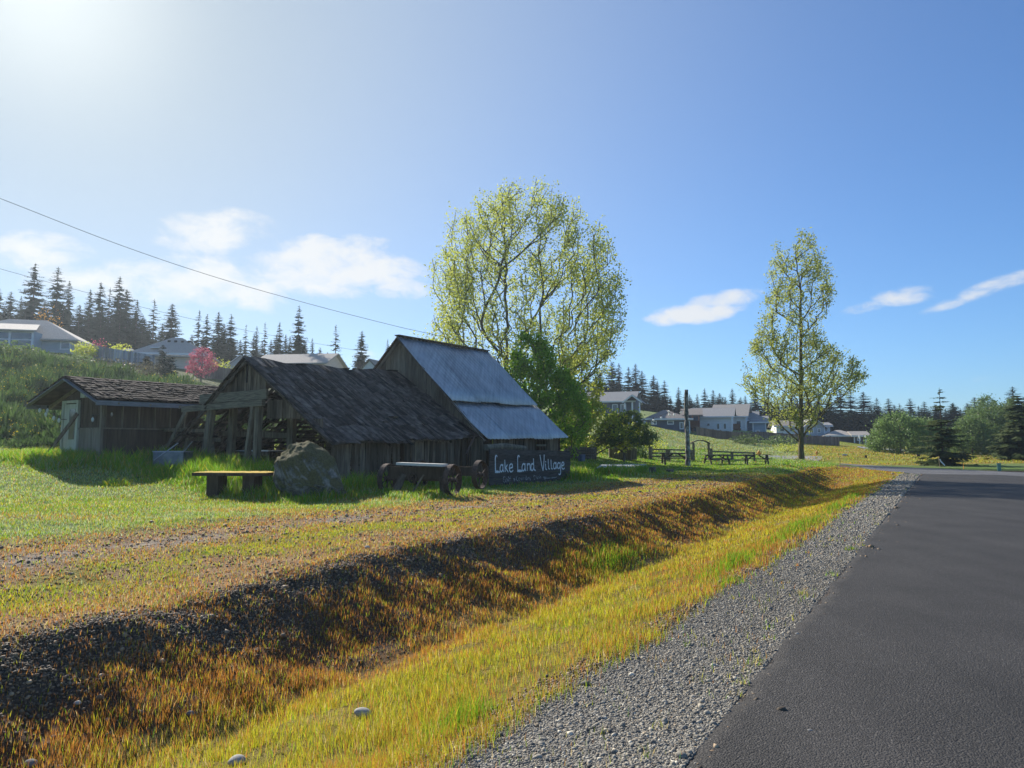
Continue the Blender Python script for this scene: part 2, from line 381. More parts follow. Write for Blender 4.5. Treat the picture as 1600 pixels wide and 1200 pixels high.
PAL = np.array([(.50,.47,.03),(.32,.37,.03),(.19,.38,.02),(.52,.23,.045),(.28,.125,.045),(.60,.47,.20),(.42,.50,.24)])
NAMES = ['yellow','olive','green','rust','brown','straw','pale']

def ground_colour(x, y):
    u, v, n1, n3, g, ditch, bank, crest, track, lawn = zones(x, y)
    n4 = fbm(x*1.1, y*1.1, 12, 3)
    one = np.ones(len(x))[:, None]
    def c(*a): return np.array(a)[None]*one
    soil = c(.18,.115,.075); grav = c(.16,.15,.135); rust = c(.30,.15,.055); yel = c(.24,.22,.04); grn = c(.12,.20,.03); pale = c(.17,.22,.075); meadow = c(.28,.33,.12); gold = c(.36,.25,.045)
    tan = c(.38,.29,.18)
    col = soil*1.0
    def lay(col, c_, f): f = np.clip(f, 0, 1)[:, None]; return col*(1-f)+c_*f
    col = lay(col, grav*.9, g)
    col = lay(col, yel*.75+rust*.25, ditch*.9)
    col = lay(col, rust, ditch*ss(.5, .68, n3)*.6)
    col = lay(col, soil*.9, bank); col = lay(col, rust*.75, bank*np.maximum(ss(7, 20, u)*.75, ss(.4,.65,n4)*.6))
    col = lay(col, c(.14,.105,.078), crest)
    tr = rust*.55+tan*.45
    col = lay(col, tr, track)
    col = lay(col, yel, track*ss(.42, .6, n4)*ss(8.1, 8.9, v)*ss(10.4, 9.5, v))
    col = lay(col, c(.33,.29,.24), track*np.exp(-((v-10.7+.02*u)/.5)**2)*.8*ss(.35, .6, n4+.1))
    lawnc = grn*.6+pale*.4
    lawnc = lay(lawnc, pale, ss(.45, .65, fbm(x*.3, y*.3, 22))*.8)
    lawnc = lay(lawnc, rust*.6+yel*.5, ss(.52, .7, fbm(x*.22, y*.5, 43))*.7*ss(19, 13, v)*ss(50, 36, y))
    lawnc = lay(lawnc, grn, near_building(x, y))
    # meadow on the hillside beyond the fence, golden field to the right
    mead = ss(60, 70, y)*ss(8, 14, v)
    lawnc = lay(lawnc, meadow*(0.75+.5*fbm(x*.25, y*.25, 61))[:, None], mead)
    lawnc = lay(lawnc, c(.24,.37,.03), mead*ss(76, 70, y)*ss(18, 22, x)*ss(52, 40, x))
    px = 800+F*x/np.maximum(y, 1)
    fld = ss(62, 66, y)*ss(1215, 1290, px+ (n4-.5)*60)*ss(150, 120, y)
    lawnc = lay(lawnc, gold*(.8+.4*n4)[:, None], fld)
    lawnc = lay(lawnc, c(.24,.30,.04), fld*ss(.5, .62, fbm(x*.05, y*.25, 91))*.8)
    lawnc = lay(lawnc, c(.20,.19,.10), ss(150, 220, y))
    hillL = ss(34, 40, y)*ss(560, 420, px)*ss(-2, -8, x)
    lawnc = lay(lawnc, c(.09,.11,.035), hillL)
    L = np.maximum(lawn, ss(60, 64, u)); col = lay(col, lawnc, L)
    col = lay(col, c(.14,.12,.10), indoors(x, y)*1.0)
    behind = (y < -1)
    col[behind] = (.2, .2, .07)
    rr = ss(-6.1, -6.6, v)*ss(70, 40, u)
    col = lay(col, yel*.5+grn*.5, rr*(v < 0))
    return col*(.86+.28*noise(x*6, y*6, 2))[:, None]

def m_ground():
    m, nt = nt_new('ground_cover')
    a = N(nt, 'ShaderNodeAttribute', attribute_name='Col'); tc = N(nt, 'ShaderNodeTexCoord')
    n1 = N(nt, 'ShaderNodeTexNoise', i_Vector=tc.outputs['Object'], i_Scale=28.0, i_Detail=6, i_Roughness=.7)
    n2 = N(nt, 'ShaderNodeTexNoise', i_Vector=tc.outputs['Object'], i_Scale=3.0, i_Detail=8, i_Roughness=.65)
    f = mth(nt, 'MULTIPLY', N(nt, 'ShaderNodeMapRange', i_Value=n1.outputs[0], i_1=.3, i_2=.7, i_3=.55, i_4=1.4).outputs[0], N(nt, 'ShaderNodeMapRange', i_Value=n2.outputs[0], i_1=.3, i_2=.7, i_3=.75, i_4=1.25).outputs[0])
    cb = N(nt, 'ShaderNodeCombineColor', i_0=f, i_1=f, i_2=f)
    col = mixc(nt, 1.0, a.outputs[0], cb.outputs[0], 'MULTIPLY')
    p = N(nt, 'ShaderNodeBsdfPrincipled', i_Base_Color=col, i_Roughness=.95); p.inputs['Specular IOR Level'].default_value = .1
    b = N(nt, 'ShaderNodeBump', i_Strength=.7, i_Distance=.05, i_Height=n1.outputs[0])
    b2 = N(nt, 'ShaderNodeBump', i_Strength=.8, i_Distance=.3, i_Height=n2.outputs[0], i_Normal=b.outputs[0]); nt.links.new(b2.outputs[0], p.inputs['Normal'])
    nt.links.new(p.outputs[0], N(nt, 'ShaderNodeOutputMaterial').inputs[0]); return m
# one sheet to the horizon, finest where the camera stands near it
th = np.radians(np.r_[np.arange(-180, -52, 4), np.arange(-52, 52, .16), np.arange(52, 180, 4)])
rr_ = np.r_[0.02, np.geomspace(.6, 60, 620), np.geomspace(60.4, 1000, 240)[1:]]
R_, T_ = np.meshgrid(rr_, th, indexing='ij')
gx = (R_*np.sin(T_)).ravel(); gy = (R_*np.cos(T_)).ravel()
gz = terrain(gx, gy)
gu, gv = uv(gx, gy)
onroad = ss(1.14, .95, gv)*ss(-6.0, -5.7, gv)*ss(52, 51, gu)
onx = inpoly(gu, gv, XPOLY).astype(float)
gz = gz - .07*np.maximum(onroad, onx)
nr, na = R_.shape
i_, j_ = np.meshgrid(np.arange(nr-1), np.arange(na), indexing='ij'); j2 = (j_+1) % na
q = np.stack([i_*na+j_, i_*na+j2, (i_+1)*na+j2, (i_+1)*na+j_], -1).reshape(-1, 4)
q = q[:, ::-1]
ground = np_mesh('ground', np.c_[gx, gy, gz], q.ravel(), np.full(len(q), 4), m_ground(), cols=ground_colour(gx, gy), smooth=True)
setp(ground, kind='structure')

# ------------------------------------------------------------------ roads
def m_asphalt(name, c, dark):
    m, nt = nt_new(name); tc = N(nt, 'ShaderNodeTexCoord')
    n1 = N(nt, 'ShaderNodeTexVoronoi', i_Vector=tc.outputs['Object'], i_Scale=85.0); n2 = N(nt, 'ShaderNodeTexNoise', i_Vector=tc.outputs['Object'], i_Scale=160.0, i_Detail=3)
    mp = N(nt, 'ShaderNodeMapping', i_Vector=tc.outputs['Object']); mp.inputs['Rotation'].default_value = (0, 0, AZ); mp.inputs['Scale'].default_value = (1.4, .07, 1)
    n3 = N(nt, 'ShaderNodeTexNoise', i_Vector=mp.outputs[0], i_Scale=1.0, i_Detail=5); n4 = N(nt, 'ShaderNodeTexNoise', i_Vector=tc.outputs['Object'], i_Scale=.8, i_Detail=6); n5 = N(nt, 'ShaderNodeTexNoise', i_Vector=tc.outputs['Object'], i_Scale=38.0, i_Detail=8, i_Roughness=.8)
    f = mth(nt, 'ADD', mth(nt, 'MULTIPLY', n3.outputs[0], .5), mth(nt, 'MULTIPLY', n4.outputs[0], .5))
    f = N(nt, 'ShaderNodeMapRange', i_Value=f, i_1=.35, i_2=.65, i_3=.72, i_4=1.28).outputs[0]
    g = N(nt, 'ShaderNodeMapRange', i_Value=n2.outputs[0], i_1=.3, i_2=.7, i_3=.55, i_4=1.5).outputs[0]
    sepc = N(nt, 'ShaderNodeSeparateColor', i_0=n1.outputs['Color'])
    agg = N(nt, 'ShaderNodeMapRange', i_Value=sepc.outputs[0], i_1=.86, i_2=1.0, i_3=1.0, i_4=1.9).outputs[0]
    k = mth(nt, 'MULTIPLY', mth(nt, 'MULTIPLY', f, g), agg); k = mth(nt, 'MULTIPLY', k, N(nt, 'ShaderNodeMapRange', i_Value=n5.outputs[0], i_1=.32, i_2=.68, i_3=.45, i_4=1.6).outputs[0])
    col = mixc(nt, 1.0, c, N(nt, 'ShaderNodeCombineColor', i_0=k, i_1=k, i_2=k).outputs[0], 'MULTIPLY')
    p = N(nt, 'ShaderNodeBsdfPrincipled', i_Base_Color=col, i_Roughness=.8); p.inputs['Specular IOR Level'].default_value = .3
    h = mth(nt, 'ADD', n2.outputs[0], mth(nt, 'MULTIPLY', n1.outputs['Distance'], -1.2))
    b = N(nt, 'ShaderNodeBump', i_Strength=.75, i_Distance=.012, i_Height=h); nt.links.new(b.outputs[0], p.inputs['Normal'])
    nt.links.new(p.outputs[0], N(nt, 'ShaderNodeOutputMaterial').inputs[0]); return m
us = np.r_[np.arange(-60, -4, 2), np.arange(-4, 14, .06), np.arange(14, 50, .6)]
def edge(u): return 1.22 + (fbm(u*1.3, u*0+3, 5)-.5)*.13 + (noise(u*6, u*0, 6)-.5)*.08
rows = []
for u in us:
    e = float(edge(np.array([u]))[0]); lim = -5.6
    rows.append([W(u, e+.05, -.06), W(u, e, .004), W(u, e-.12, .016), W(u, -2.2, .035), W(u, lim+.1, .012), W(u, lim, 0), W(u, lim-.05, -.06)])
# far end follows the mouth of the side road
V = np.array(rows); 
for k in range(V.shape[1]):
    pass
nn, mm = V.shape[:2]; a, b = np.meshgrid(np.arange(nn-1), np.arange(mm-1), indexing='ij')
q = np.stack([a*mm+b, a*mm+b+1, (a+1)*mm+b+1, (a+1)*mm+b], -1).reshape(-1, 4)
road = np_mesh('road', V.reshape(-1, 3), q.ravel(), np.full(len(q), 4), m_asphalt('fresh_asphalt', (.041,.0375,.034), 1), smooth=True); setp(road, kind='structure')
xs = MB()
for i in range(len(NEAR)-1):
    for k in range(6):
        pass
def resample(pl, n):
    pl = np.array(pl, float); d = np.r_[0, np.cumsum(np.linalg.norm(np.diff(pl, axis=0), axis=1))]; t = np.linspace(0, d[-1], n)
    return np.c_[np.interp(t, d, pl[:, 0]), np.interp(t, d, pl[:, 1])]
nA, nB = resample(NEAR[2:], 60), resample(FAR[2:], 60); V = []
for p, r_ in zip(nA, nB):
    for k in range(5):
        c = p*(1-k/4)+r_*k/4; g = W(*c); V.append((g[0], g[1], .016 if k in (0, 4) else .03))
V = np.array(V); a, b = np.meshgrid(np.arange(59), np.arange(4), indexing='ij'); q = np.stack([a*5+b, (a+1)*5+b, (a+1)*5+b+1, a*5+b+1], -1).reshape(-1, 4)
setp(np_mesh('side_road', V, q.ravel(), np.full(len(q), 4), m_asphalt('worn_grey_asphalt', (.12,.117,.117), 1), smooth=True), kind='structure')
def drape(name, pix, m, lift, n=24, k=6):
    a = np.array([hit(*p) for p in pix[0]]); b = np.array([hit(*p) for p in pix[1]])
    a = resample(a[:, :2], n); b = resample(b[:, :2], n); V = []
    for p, r_ in zip(a, b):
        for j in range(k+1): c = p*(1-j/k)+r_*j/k; V.append((c[0], c[1], tz(*c)+lift))
    K1 = k+1; i, j = np.meshgrid(np.arange(n-1), np.arange(k), indexing='ij'); q = np.stack([i*K1+j, (i+1)*K1+j, (i+1)*K1+j+1, i*K1+j+1], -1).reshape(-1, 4)
    return setp(np_mesh(name, V, q.ravel(), np.full(len(q), 4), m, smooth=True), kind='structure')
M_DRIVE = mat('grey_gravel_drive', (.24,.235,.23), (.34,.335,.33), scale=.8, rough=.9, bump=.3)
drape('gravel_drive', [[(1192,716.5),(1240,718.5),(1285,717.5)], [(1192,712.5),(1240,713),(1285,714)]], M_DRIVE, .05)
drape('field_path', [[(1340,700.5),(1400,705.5),(1450,710)], [(1340,698.5),(1400,702.5),(1450,706.5)]], M_DRIVE, .12)

# ------------------------------------------------------------------ gravel: loose stones as real pebbles
def ico():
    t = (1+5**.5)/2
    v = np.array([(-1,t,0),(1,t,0),(-1,-t,0),(1,-t,0),(0,-1,t),(0,1,t),(0,-1,-t),(0,1,-t),(t,0,-1),(t,0,1),(-t,0,-1),(-t,0,1)], float)
    f = [(0,11,5),(0,5,1),(0,1,7),(0,7,10),(0,10,11),(1,5,9),(5,11,4),(11,10,2),(10,7,6),(7,1,8),(3,9,4),(3,4,2),(3,2,6),(3,6,8),(3,8,9),(4,9,5),(2,4,11),(6,2,10),(8,6,7),(9,8,1)]
    return v/np.linalg.norm(v[0]), np.array(f)
IV, IF = ico()
def stones(name, pts, size, cols, m, sink=.25):
    n = len(pts); sc = size[:, None, None]*(1+rng.uniform(-.28, .28, (n, 12, 1)))*np.array([1, 1, .72])[None, None]*rng.uniform(.7, 1.3, (n, 1, 3))
    a = rng.uniform(0, 2*math.pi, n); c, s = np.cos(a), np.sin(a); v = IV[None]*sc
    x = v[..., 0]*c[:, None]-v[..., 1]*s[:, None]; y = v[..., 0]*s[:, None]+v[..., 1]*c[:, None]
    P = np.stack([x, y, v[..., 2]], -1)+pts[:, None]; P[..., 2] += (size*(.72-2*sink*.72))[:, None]
    fi = (IF[None]+12*np.arange(n)[:, None, None]).reshape(-1)
    return setp(np_mesh(name, P.reshape(-1, 3), fi, np.full(n*20, 3), m, cols=np.repeat(cols, 12, axis=0)), kind='stuff')
M_STONE = mat('pebble_stone', .75, 1.2, scale=40, attr='Col', rough=.75, bump=.15, spec=.35)
def polar_pts(n, r0, r1, p, a0=-44, a1=44):   # density falls with distance as r**-p per square metre
    k = 2-p; t = rng.uniform(0, 1, n); r = (r0**k+t*(r1**k-r0**k))**(1/k) if abs(k) > 1e-6 else r0*(r1/r0)**t
    a = np.radians(rng.uniform(a0, a1, n)); return r*np.sin(a), r*np.cos(a)
x, y = polar_pts(3600000, 2.0, 50, 1.82, -48, 46)
u, v, n1, n3, g, ditch, bank, crest, track, lawn = zones(x, y)
pr = np.maximum(g, np.maximum(crest*.5, bank*.035*ss(30, 10, u))*.8); pr = np.maximum(pr, ss(2.75, 2.3, v+n1*.4)*ss(2.1, 2.3, v)*.35); pr = np.maximum(pr, track*.02); pr = np.where((v < 1.22) & (v > .1), .035*np.exp(-(1.22-v)/.13), pr); pr[v < .1] = 0
keep = rng.uniform(0, 1, len(x)) < pr; x, y, v_, g_ = x[keep], y[keep], v[keep], g[keep]
r = np.hypot(x, y); sz = rng.lognormal(0, .38, len(x))*np.clip(.0006*r, .0052, .018)*np.where(g_ > .4, 1, 1.65)
base = np.array([(.30,.295,.285),(.20,.20,.20),(.40,.38,.34),(.34,.29,.23),(.13,.135,.14),(.52,.51,.48)])[rng.choice(6, len(x), p=[.3,.25,.17,.08,.14,.06])]
cols = base*np.array([1.0,.92,.76])*rng.uniform(.55, 1.2, (len(x), 1)); cols[g_ < .4] *= np.array([.80,.64,.50])
stones('gravel', np.c_[x, y, terrain(x, y)], sz, cols, M_STONE)
print('stones', len(x))

SLAB = [hit(931, 737.5), hit(990, 739), hit(1010, 731), hit(940, 729)]
# ------------------------------------------------------------------ grass
def m_blade(name, transl, gloss=.25):
    m, nt = nt_new(name); a = N(nt, 'ShaderNodeAttribute', attribute_name='Col')
    p = N(nt, 'ShaderNodeBsdfPrincipled', i_Base_Color=a.outputs[0], i_Roughness=.5); p.inputs['Specular IOR Level'].default_value = gloss
    t = N(nt, 'ShaderNodeBsdfTranslucent', i_Color=a.outputs[0]); mx = N(nt, 'ShaderNodeMixShader', i_0=transl, i_1=p.outputs[0], i_2=t.outputs[0])
    nt.links.new(mx.outputs[0], N(nt, 'ShaderNodeOutputMaterial').inputs[0]); return m
M_BLADE = m_blade('grass_blade', .55)
def blades(name, x, y, h, wd, cols, lean=.35, m=None, z=None, kind='stuff', parent=None, tipc=None):
    n = len(x); z = terrain(x, y) if z is None else z
    a = rng.uniform(0, 2*math.pi, n); fw = np.c_[np.cos(a), np.sin(a), np.zeros(n)]
    l = rng.uniform(-1, 1, (n, 2))*lean; lv = np.c_[l, np.zeros(n)]
    B = np.c_[x, y, z-.01]; w = fw*wd[:, None]/2
    Mid = B+np.c_[lv[:, :2]*.35*h[:, None], h*.55]; T = B+np.c_[lv[:, :2]*1.1*h[:, None], h*(1-.25*(l**2).sum(1))]
    P = np.stack([B-w, B+w, Mid-w*.8, Mid+w*.8, T], 1).reshape(-1, 3)
    o = 5*np.arange(n)[:, None]
    loops = (np.array([0, 1, 3, 2, 2, 3, 4])[None]+o).ravel(); sizes = np.tile([4, 3], n)
    c5 = np.repeat(cols[:, None], 5, 1)
    if tipc is not None: c5[:, 4] = tipc; c5[:, 2:4] = (c5[:, 2:4]*.6+tipc[:, None]*.4)
    return setp(np_mesh(name, P, loops, sizes, m or M_BLADE, cols=c5.reshape(-1, 3), parent=parent), kind=kind)
def pick(prob):
    p = np.maximum(prob, 1e-6); p = np.cumsum(p/p.sum(1, keepdims=True), 1); r = rng.uniform(0, 1, len(p))
    return PAL[np.minimum((r[:, None] > p).sum(1), 6)]
x, y = polar_pts(GRASS_N, 2.0, 66, 1.35, -46, 46)
u, v, n1, n3, g, ditch, bank, crest, track, lawn = zones(x, y)
nb = near_building(x, y); n5 = fbm(x*2.2, y*2.2, 55, 3); n6 = fbm(u*.25, v*.6, 66, 3); n7 = fbm(x*.9, y*.9, 14, 3); n8 = fbm(x*.3, y*.3, 22)
green_spot = np.maximum.reduce([np.exp(-((u-uu)/a)**2-((v-vv)/b)**2) for uu, vv, a, b in [(11.2,2.85,1.1,.22),(16.5,2.75,2.2,.25),(22,2.7,1.6,.25),(27,2.8,2,.25),(13,5.6,.9,.3),(3.9,2.75,.25,.12)]])
dens = g*.03*ss(.45,.6,n5)+ditch*(.26+.6*ss(.34,.6,n5))*(1-.35*ss(.5,.7,n3))+bank*(.6+1.2*ss(.38,.6,n5))*(1+.6*ss(7,22,u))*(1-.6*crest)+track*(.32+.5*ss(.45,.6,n7))+lawn*(.75)
dens = np.maximum(dens, green_spot); dens = np.maximum(dens, g*ss(1.55,1.25,v)*ss(.55,.75,n5)*.12)
dens *= 1-.6*track*np.exp(-((v-10.7+.02*u)/.4)**2)
dens[v < 1.25] = 0; dens[inpoly(x, y, [tuple(k[:2]) for k in SLAB])] = 0; dens *= 1-.75*np.exp(-((u-26.3)/4.2)**4)*((v > 13.2) & (v < 15))*1.0; dens[indoors(x, y)] = 0; dens[inpoly(u, v, XPOLY)] = 0
dens *= ss(66, 55, y)
keep = rng.uniform(0, 1, len(x)) < dens
x, y, u, v, n1, n3, g, ditch, bank, crest, track, lawn, nb, n5, n6, n7, n8, green_spot = [q[keep] for q in (x, y, u, v, n1, n3, g, ditch, bank, crest, track, lawn, nb, n5, n6, n7, n8, green_spot)]
n = len(x); r = np.hypot(x, y); P = np.zeros((n, 7))
ye = ss(.4, .62, n6); ru = ss(.48, .66, n3)
mid = ss(2.9, 3.6, v+n1)*ss(5.4, 4.6, v+n1); ru = np.clip(ru*.8+.45*(1-mid), 0, 1)
P += ditch[:, None]*np.c_[.60-.35*ru, (.34*ye+.14)*(1-.5*ru), .08*ye*(1-ru), .12+.48*ru, .03+.07*ru, .09+0*ru, 0*ru]
fu = ss(16, 36, u)
P += bank[:, None]*np.c_[.17+.12*fu, .12+.14*fu, .04+.12*fu*ss(.5,.6,n6), .40-.06*fu, .32-.16*fu, .05+0*fu, 0*fu]
vy = np.maximum(np.exp(-((v-8.9)/.9)**2)*ss(.38,.55,n7), ss(26,40,u)*.6)
P += track[:, None]*np.c_[.1+.55*vy, .08+.3*vy, .04+.1*vy, .48-.35*vy, .12-.1*vy, .22-.12*vy, .03+0*vy]
lr = ss(.5,.68,fbm(x*.22,y*.5,43))*ss(19,13,v)*ss(50,36,y)
P += (lawn*(1-nb))[:, None]*np.c_[.12+.2*lr, .26-.1*lr, .20-.12*lr, .03+.3*lr, .02+.05*lr, .08+.08*lr, .14+.34*ss(.4,.6,n8)]
P += (lawn*nb)[:, None]*np.c_[.1+0*nb, .15+0*nb, .8+0*nb, 0*nb, 0*nb, .03+0*nb, .02+0*nb]
P[:, 2] += green_spot*4
P[:, 2] += lawn*ss(34, 44, u)*.8
P += (g*.6)[:, None]*np.array([.3,.25,.25,.2,.1,.1,0])
cols = pick(P)*rng.uniform(.7, 1.25, (n, 1))
h = ditch*(.045+.08*n5)+bank*(.04+.055*n5)+track*.055+lawn*(.055+.03*n7)+g*.07+green_spot*.13
h = h+lawn*nb*(.08+.48*ss(.3,.6,n7)*ss(.25,1,nb)); h *= rng.uniform(.55, 1.35, n)
shortyard = ss(20, 14, r)*lawn*(1-nb); h *= 1-.2*shortyard
wd = np.maximum(.0026, r*.00075)*rng.uniform(.7, 1.3, n)*(1+.4*nb)
h = np.maximum(h, wd*1.6)
tip = cols*rng.uniform(.9, 1.15, (n, 1)); rt = rng.uniform(0, 1, n) < .25*ditch+.4*bank; tip[rt] = PAL[3]*.9
near = v < 6.95
for nm, mk, kl in (('ditch_grass', near, .3), ('lawn_grass', ~near, .45)):
    blades(nm, x[mk], y[mk], h[mk], wd[mk], cols[mk], kl, tipc=tip[mk])
print('blades', n)

# taller tufts and weeds, then the rougher grass of the hillside meadow and the golden field
cx, cy_, ch, cc = [], [], [], []
def clump(x0, y0, rad, n, hgt, kinds):
    a = rng.uniform(0, 6.28, n); q = np.sqrt(rng.uniform(0, 1, n))*rad; cx.append(x0+np.cos(a)*q); cy_.append(y0+np.sin(a)*q); ch.append(hgt*rng.uniform(.5, 1.25, n)*(1-.4*q/rad)); cc.append(PAL[rng.choice(kinds, n)]*rng.uniform(.7, 1.2, (n, 1)))
for px, py, rad, n, hgt, kinds in [(180,760,.4,160,.3,[2,2,1,0]),(262,752,.7,240,.2,[2,2,1]),(1130,912,.28,160,.15,[2,2,1]),(1165,1072,.04,9,.14,[2,1,5]),(1150,1088,.05,10,.1,[1,5]),(1200,985,.05,12,.1,[2,1]),(1178,1040,.06,16,.12,[1,2,5]),(1072,1010,.05,9,.1,[1,2]),(1092,1065,.05,8,.09,[1,5]),(1030,1140,.05,10,.1,[1,5]),(945,1150,.05,9,.09,[1,5]),(1010,1180,.06,12,.1,[1,2,5]),(1205,1000,.05,9,.09,[2,5]),(660,1190,.1,30,.16,[2,1]),(820,1110,.07,16,.12,[2,1,5]),(1330,860,.12,24,.12,[2,1]),(1300,900,.1,20,.12,[2,1]),(1255,930,.1,16,.1,[1,5])]:
    g_ = hit(px, py); clump(g_[0], g_[1], rad, n, hgt, kinds)
for k in range(70):
    u0_, v0_ = rng.uniform(2, 18), rng.uniform(1.25, 2.4); p_ = W(u0_, v0_); clump(p_[0], p_[1], .05, int(rng.integers(4, 9)), rng.uniform(.04, .09), [1, 5, 3])
cx, cy_, ch, cc = map(np.concatenate, (cx, cy_, ch, cc)); rr0 = np.hypot(cx, cy_)
blades('tall_tufts', cx, cy_, ch, np.maximum(.0045, rr0*.001)*rng.uniform(.7, 1.3, len(cx)), cc, .6)
n = 110000; D = np.sqrt(rng.uniform(54**2, 112**2, n)); px = rng.uniform(870, 1680, n); x = (px-800)/F*D; y = D
u, v = uv(x, y); k1 = fbm(x*.16, y*.16, 61); k2 = fbm(x*.6, y*.6, 62); ok = ~inpoly(u, v, XPOLY) & (rng.uniform(0, 1, n) < .15+.85*ss(.38, .6, k2)) & ~((v < 1.4) & (u < 52)) & ~((y < 64) & (v < 9))
x, y, px, k1, k2 = x[ok], y[ok], px[ok], k1[ok], k2[ok]; gold_ = ss(1215, 1290, px)*ss(60, 66, y); strip = ss(76, 70, y)*(px > 1010)*(px < 1230)
Pm = np.c_[.12+.5*gold_, .25-.1*gold_, .10+1.2*strip, .02+.14*gold_, .03+.04*gold_, .10+.24*gold_, .5*(1-gold_)+.05]
blades('meadow_grass', x, y, (.07+.13*k2)*rng.uniform(.6, 1.3, len(x)), np.maximum(.05, y*.0009)*rng.uniform(.7, 1.3, len(x)), pick(Pm)*rng.uniform(.6, 1.0, (len(x), 1)), .5)
# ------------------------------------------------------------------ old barns
def rj(a): return float(rng.uniform(-a, a))
eU, eV, eZ = W(1, 0), W(0, 1), np.array([0, 0, 1.0])
def vboards(mb, axis, fixed, s0, s1, top, bot, th=.025, wmin=.12, wmax=.24, gap=.012, lean=.0, miss=0.0, jit=.02):
    """upright boards along u (axis 'u', at v=fixed) or along v (axis 'v', at u=fixed); top, bot are functions of the position"""
    s = s0
    while s < s1-.03:
        w_ = min(rng.uniform(wmin, wmax), s1-s); a, b = s+gap/2, s+w_-gap/2; s += w_
        if rng.uniform() < miss: continue
        l = rj(lean); o = rj(jit); tj = rj(.02)
        def p(q, z, off, k): return (W(q+l*k, fixed+off, z) if axis == 'u' else W(fixed+off, q+l*k, z))
        za0, za1, zb0, zb1 = bot(a), top(a)+tj, bot(b), top(b)+tj
        mb.hexa([p(a, za0, o, 1), p(b, zb0, o, 1), p(b, zb0, o+th, 1), p(a, za0, o+th, 1), p(a, za1, o, 0), p(b, zb1, o, 0), p(b, zb1, o+th, 0), p(a, za1, o+th, 0)])
def gz_(u, v): 
    p = W(u, v); return tz(p[0], p[1])
def shakes(mb, P0, Ud, Dd, Nn, LU, LD, expo, length, wr, th, miss=0.0, curl=.04, wob=.03, zf=None, skew=.0, edge=.06, slip=0.0, skip=None):
    """overlapping shakes on a slope: P0 ridge corner, Ud along the ridge, Dd down the slope, Nn outward"""
    nc = int(LD/expo)
    for c in range(nc+1):
        d1 = min(LD, (c+1)*expo); s = -edge*rng.uniform(.2, 1)
        while s < LU:
            w_ = rng.uniform(*wr); a = s; s += w_
            if rng.uniform() < miss or (skip and skip(a, d1)): continue
            e = d1+rj(wob); 
            if rng.uniform() < slip: e += rng.uniform(.05, .3)
            st = max(-.02, e-length*rng.uniform(.9, 1.1)); tw = rj(skew)*w_
            lift = .012+th*rng.uniform(.6, 1.5)+max(0, rng.normal(0, curl))*.5; b0 = .004+.004*(c % 3)
            q = []
            for n0, n1 in ((0, 0), (th, th)):
                for ss_, dd, nn in ((a+.004, e, lift), (a+w_-.006, e+rj(.02), lift+rj(.012)), (a+w_-.006+tw, st, b0), (a+.004+tw, st, b0)):
                    sag = zf(ss_, dd) if zf else 0
                    q.append(P0+Ud*ss_+Dd*dd+Nn*(nn+n0)+eZ*sag)
            mb.hexa(q)
# ---- barn with the shake roof
B = W(20, 21); B[2] = tz(*B[:2])
barn = thing('old_barn', 'sagging old barn with dark cedar shake roof and open gable behind the boulder', 'barn', B)
u0, u1, vr, ve, vl = 16.4, 24.75, 21.0, 16.55, 25.75
zr_, ze, zl = 4.80, 1.78, 1.25
def rise(u): return .034*(u-u0)
P0 = W(u0-.25, vr, zr_)
D = W(0, ve-vr, ze-zr_); LD = np.linalg.norm(D); Dn = D/LD; Nr = np.cross(eU, Dn); Nr = Nr if Nr[2] > 0 else -Nr
def sagr(s, d): return .034*s - .11*math.sin(math.pi*min(1, max(0, s/8.7)))*(1-.5*d/LD) + .05*math.sin(s*2.1+d*.8) - .04*math.sin(math.pi*min(1, d/LD))
mb = MB(); shakes(mb, P0, eU, Dn, Nr, 8.62, LD, .62, 1.0, (.07, .2), .014, miss=.05, curl=.035, wob=.10, zf=sagr, skew=.12, slip=.07)
shakes(mb, P0-Nr*.03+Dn*.25, eU, Dn, Nr, 8.62, LD-.3, .62, .9, (.1, .24), .012, miss=.02, curl=.01, wob=.1, zf=sagr, skew=.1)
roof = build('roof', mb, M_SHAKE, barn)
mb = MB()
for k in range(9):
    d = .1+k*(LD-.2)/8; pts = [P0+eU*s+Dn*d-Nr*.09+eZ*sagr(s, d) for s in np.linspace(.1, 8.5, 8)]
    for a, b in zip(pts[:-1], pts[1:]): mb.beam(a, b, .10, .03, Nr)
for s in np.linspace(.25, 8.4, 10):
    mb.beam(P0+eU*s-Nr*.15+eZ*sagr(s, 0), P0+eU*s+Dn*LD*.99-Nr*.15+eZ*sagr(s, LD), .06, .11, Nr)
build('rafters', mb, M_BARNWALL, barn)
D2 = W(0, vl-vr, zl-zr_); LD2 = np.linalg.norm(D2); Dn2 = D2/LD2; Nl = np.cross(Dn2, eU); Nl = Nl if Nl[2] > 0 else -Nl
def sagl(s, d): return .034*s-.11*math.sin(math.pi*min(1, max(0, s/8.7))) - .14*math.sin(math.pi*min(1, d/LD2)) + .04*math.sin(s*2.6+d)
mb = MB(); shakes(mb, P0, eU, Dn2, Nl, 8.6, LD2, .5, .72, (.07, .2), .014, miss=.10, curl=.05, wob=.08, zf=sagl, skew=.15, slip=.12, skip=lambda s, d: (d > 3.2 and rng.uniform() < .3))
for s in np.linspace(.12, 8.4, 9): mb.beam(P0+eU*s-Nl*.12+eZ*sagl(s, 0), P0+eU*s+Dn2*(LD2+.2)-Nl*.12+eZ*sagl(s, LD2), .07, .11, Nl)
for k in range(8):
    d = .2+k*(LD2-.3)/7
    mb.beam(P0+eU*.0+Dn2*d-Nl*.05+eZ*sagl(0, d), P0+eU*8.4+Dn2*d-Nl*.05+eZ*sagl(8, d), .12, .03, Nl)
build('rear_roof', mb, M_SHAKE, barn)
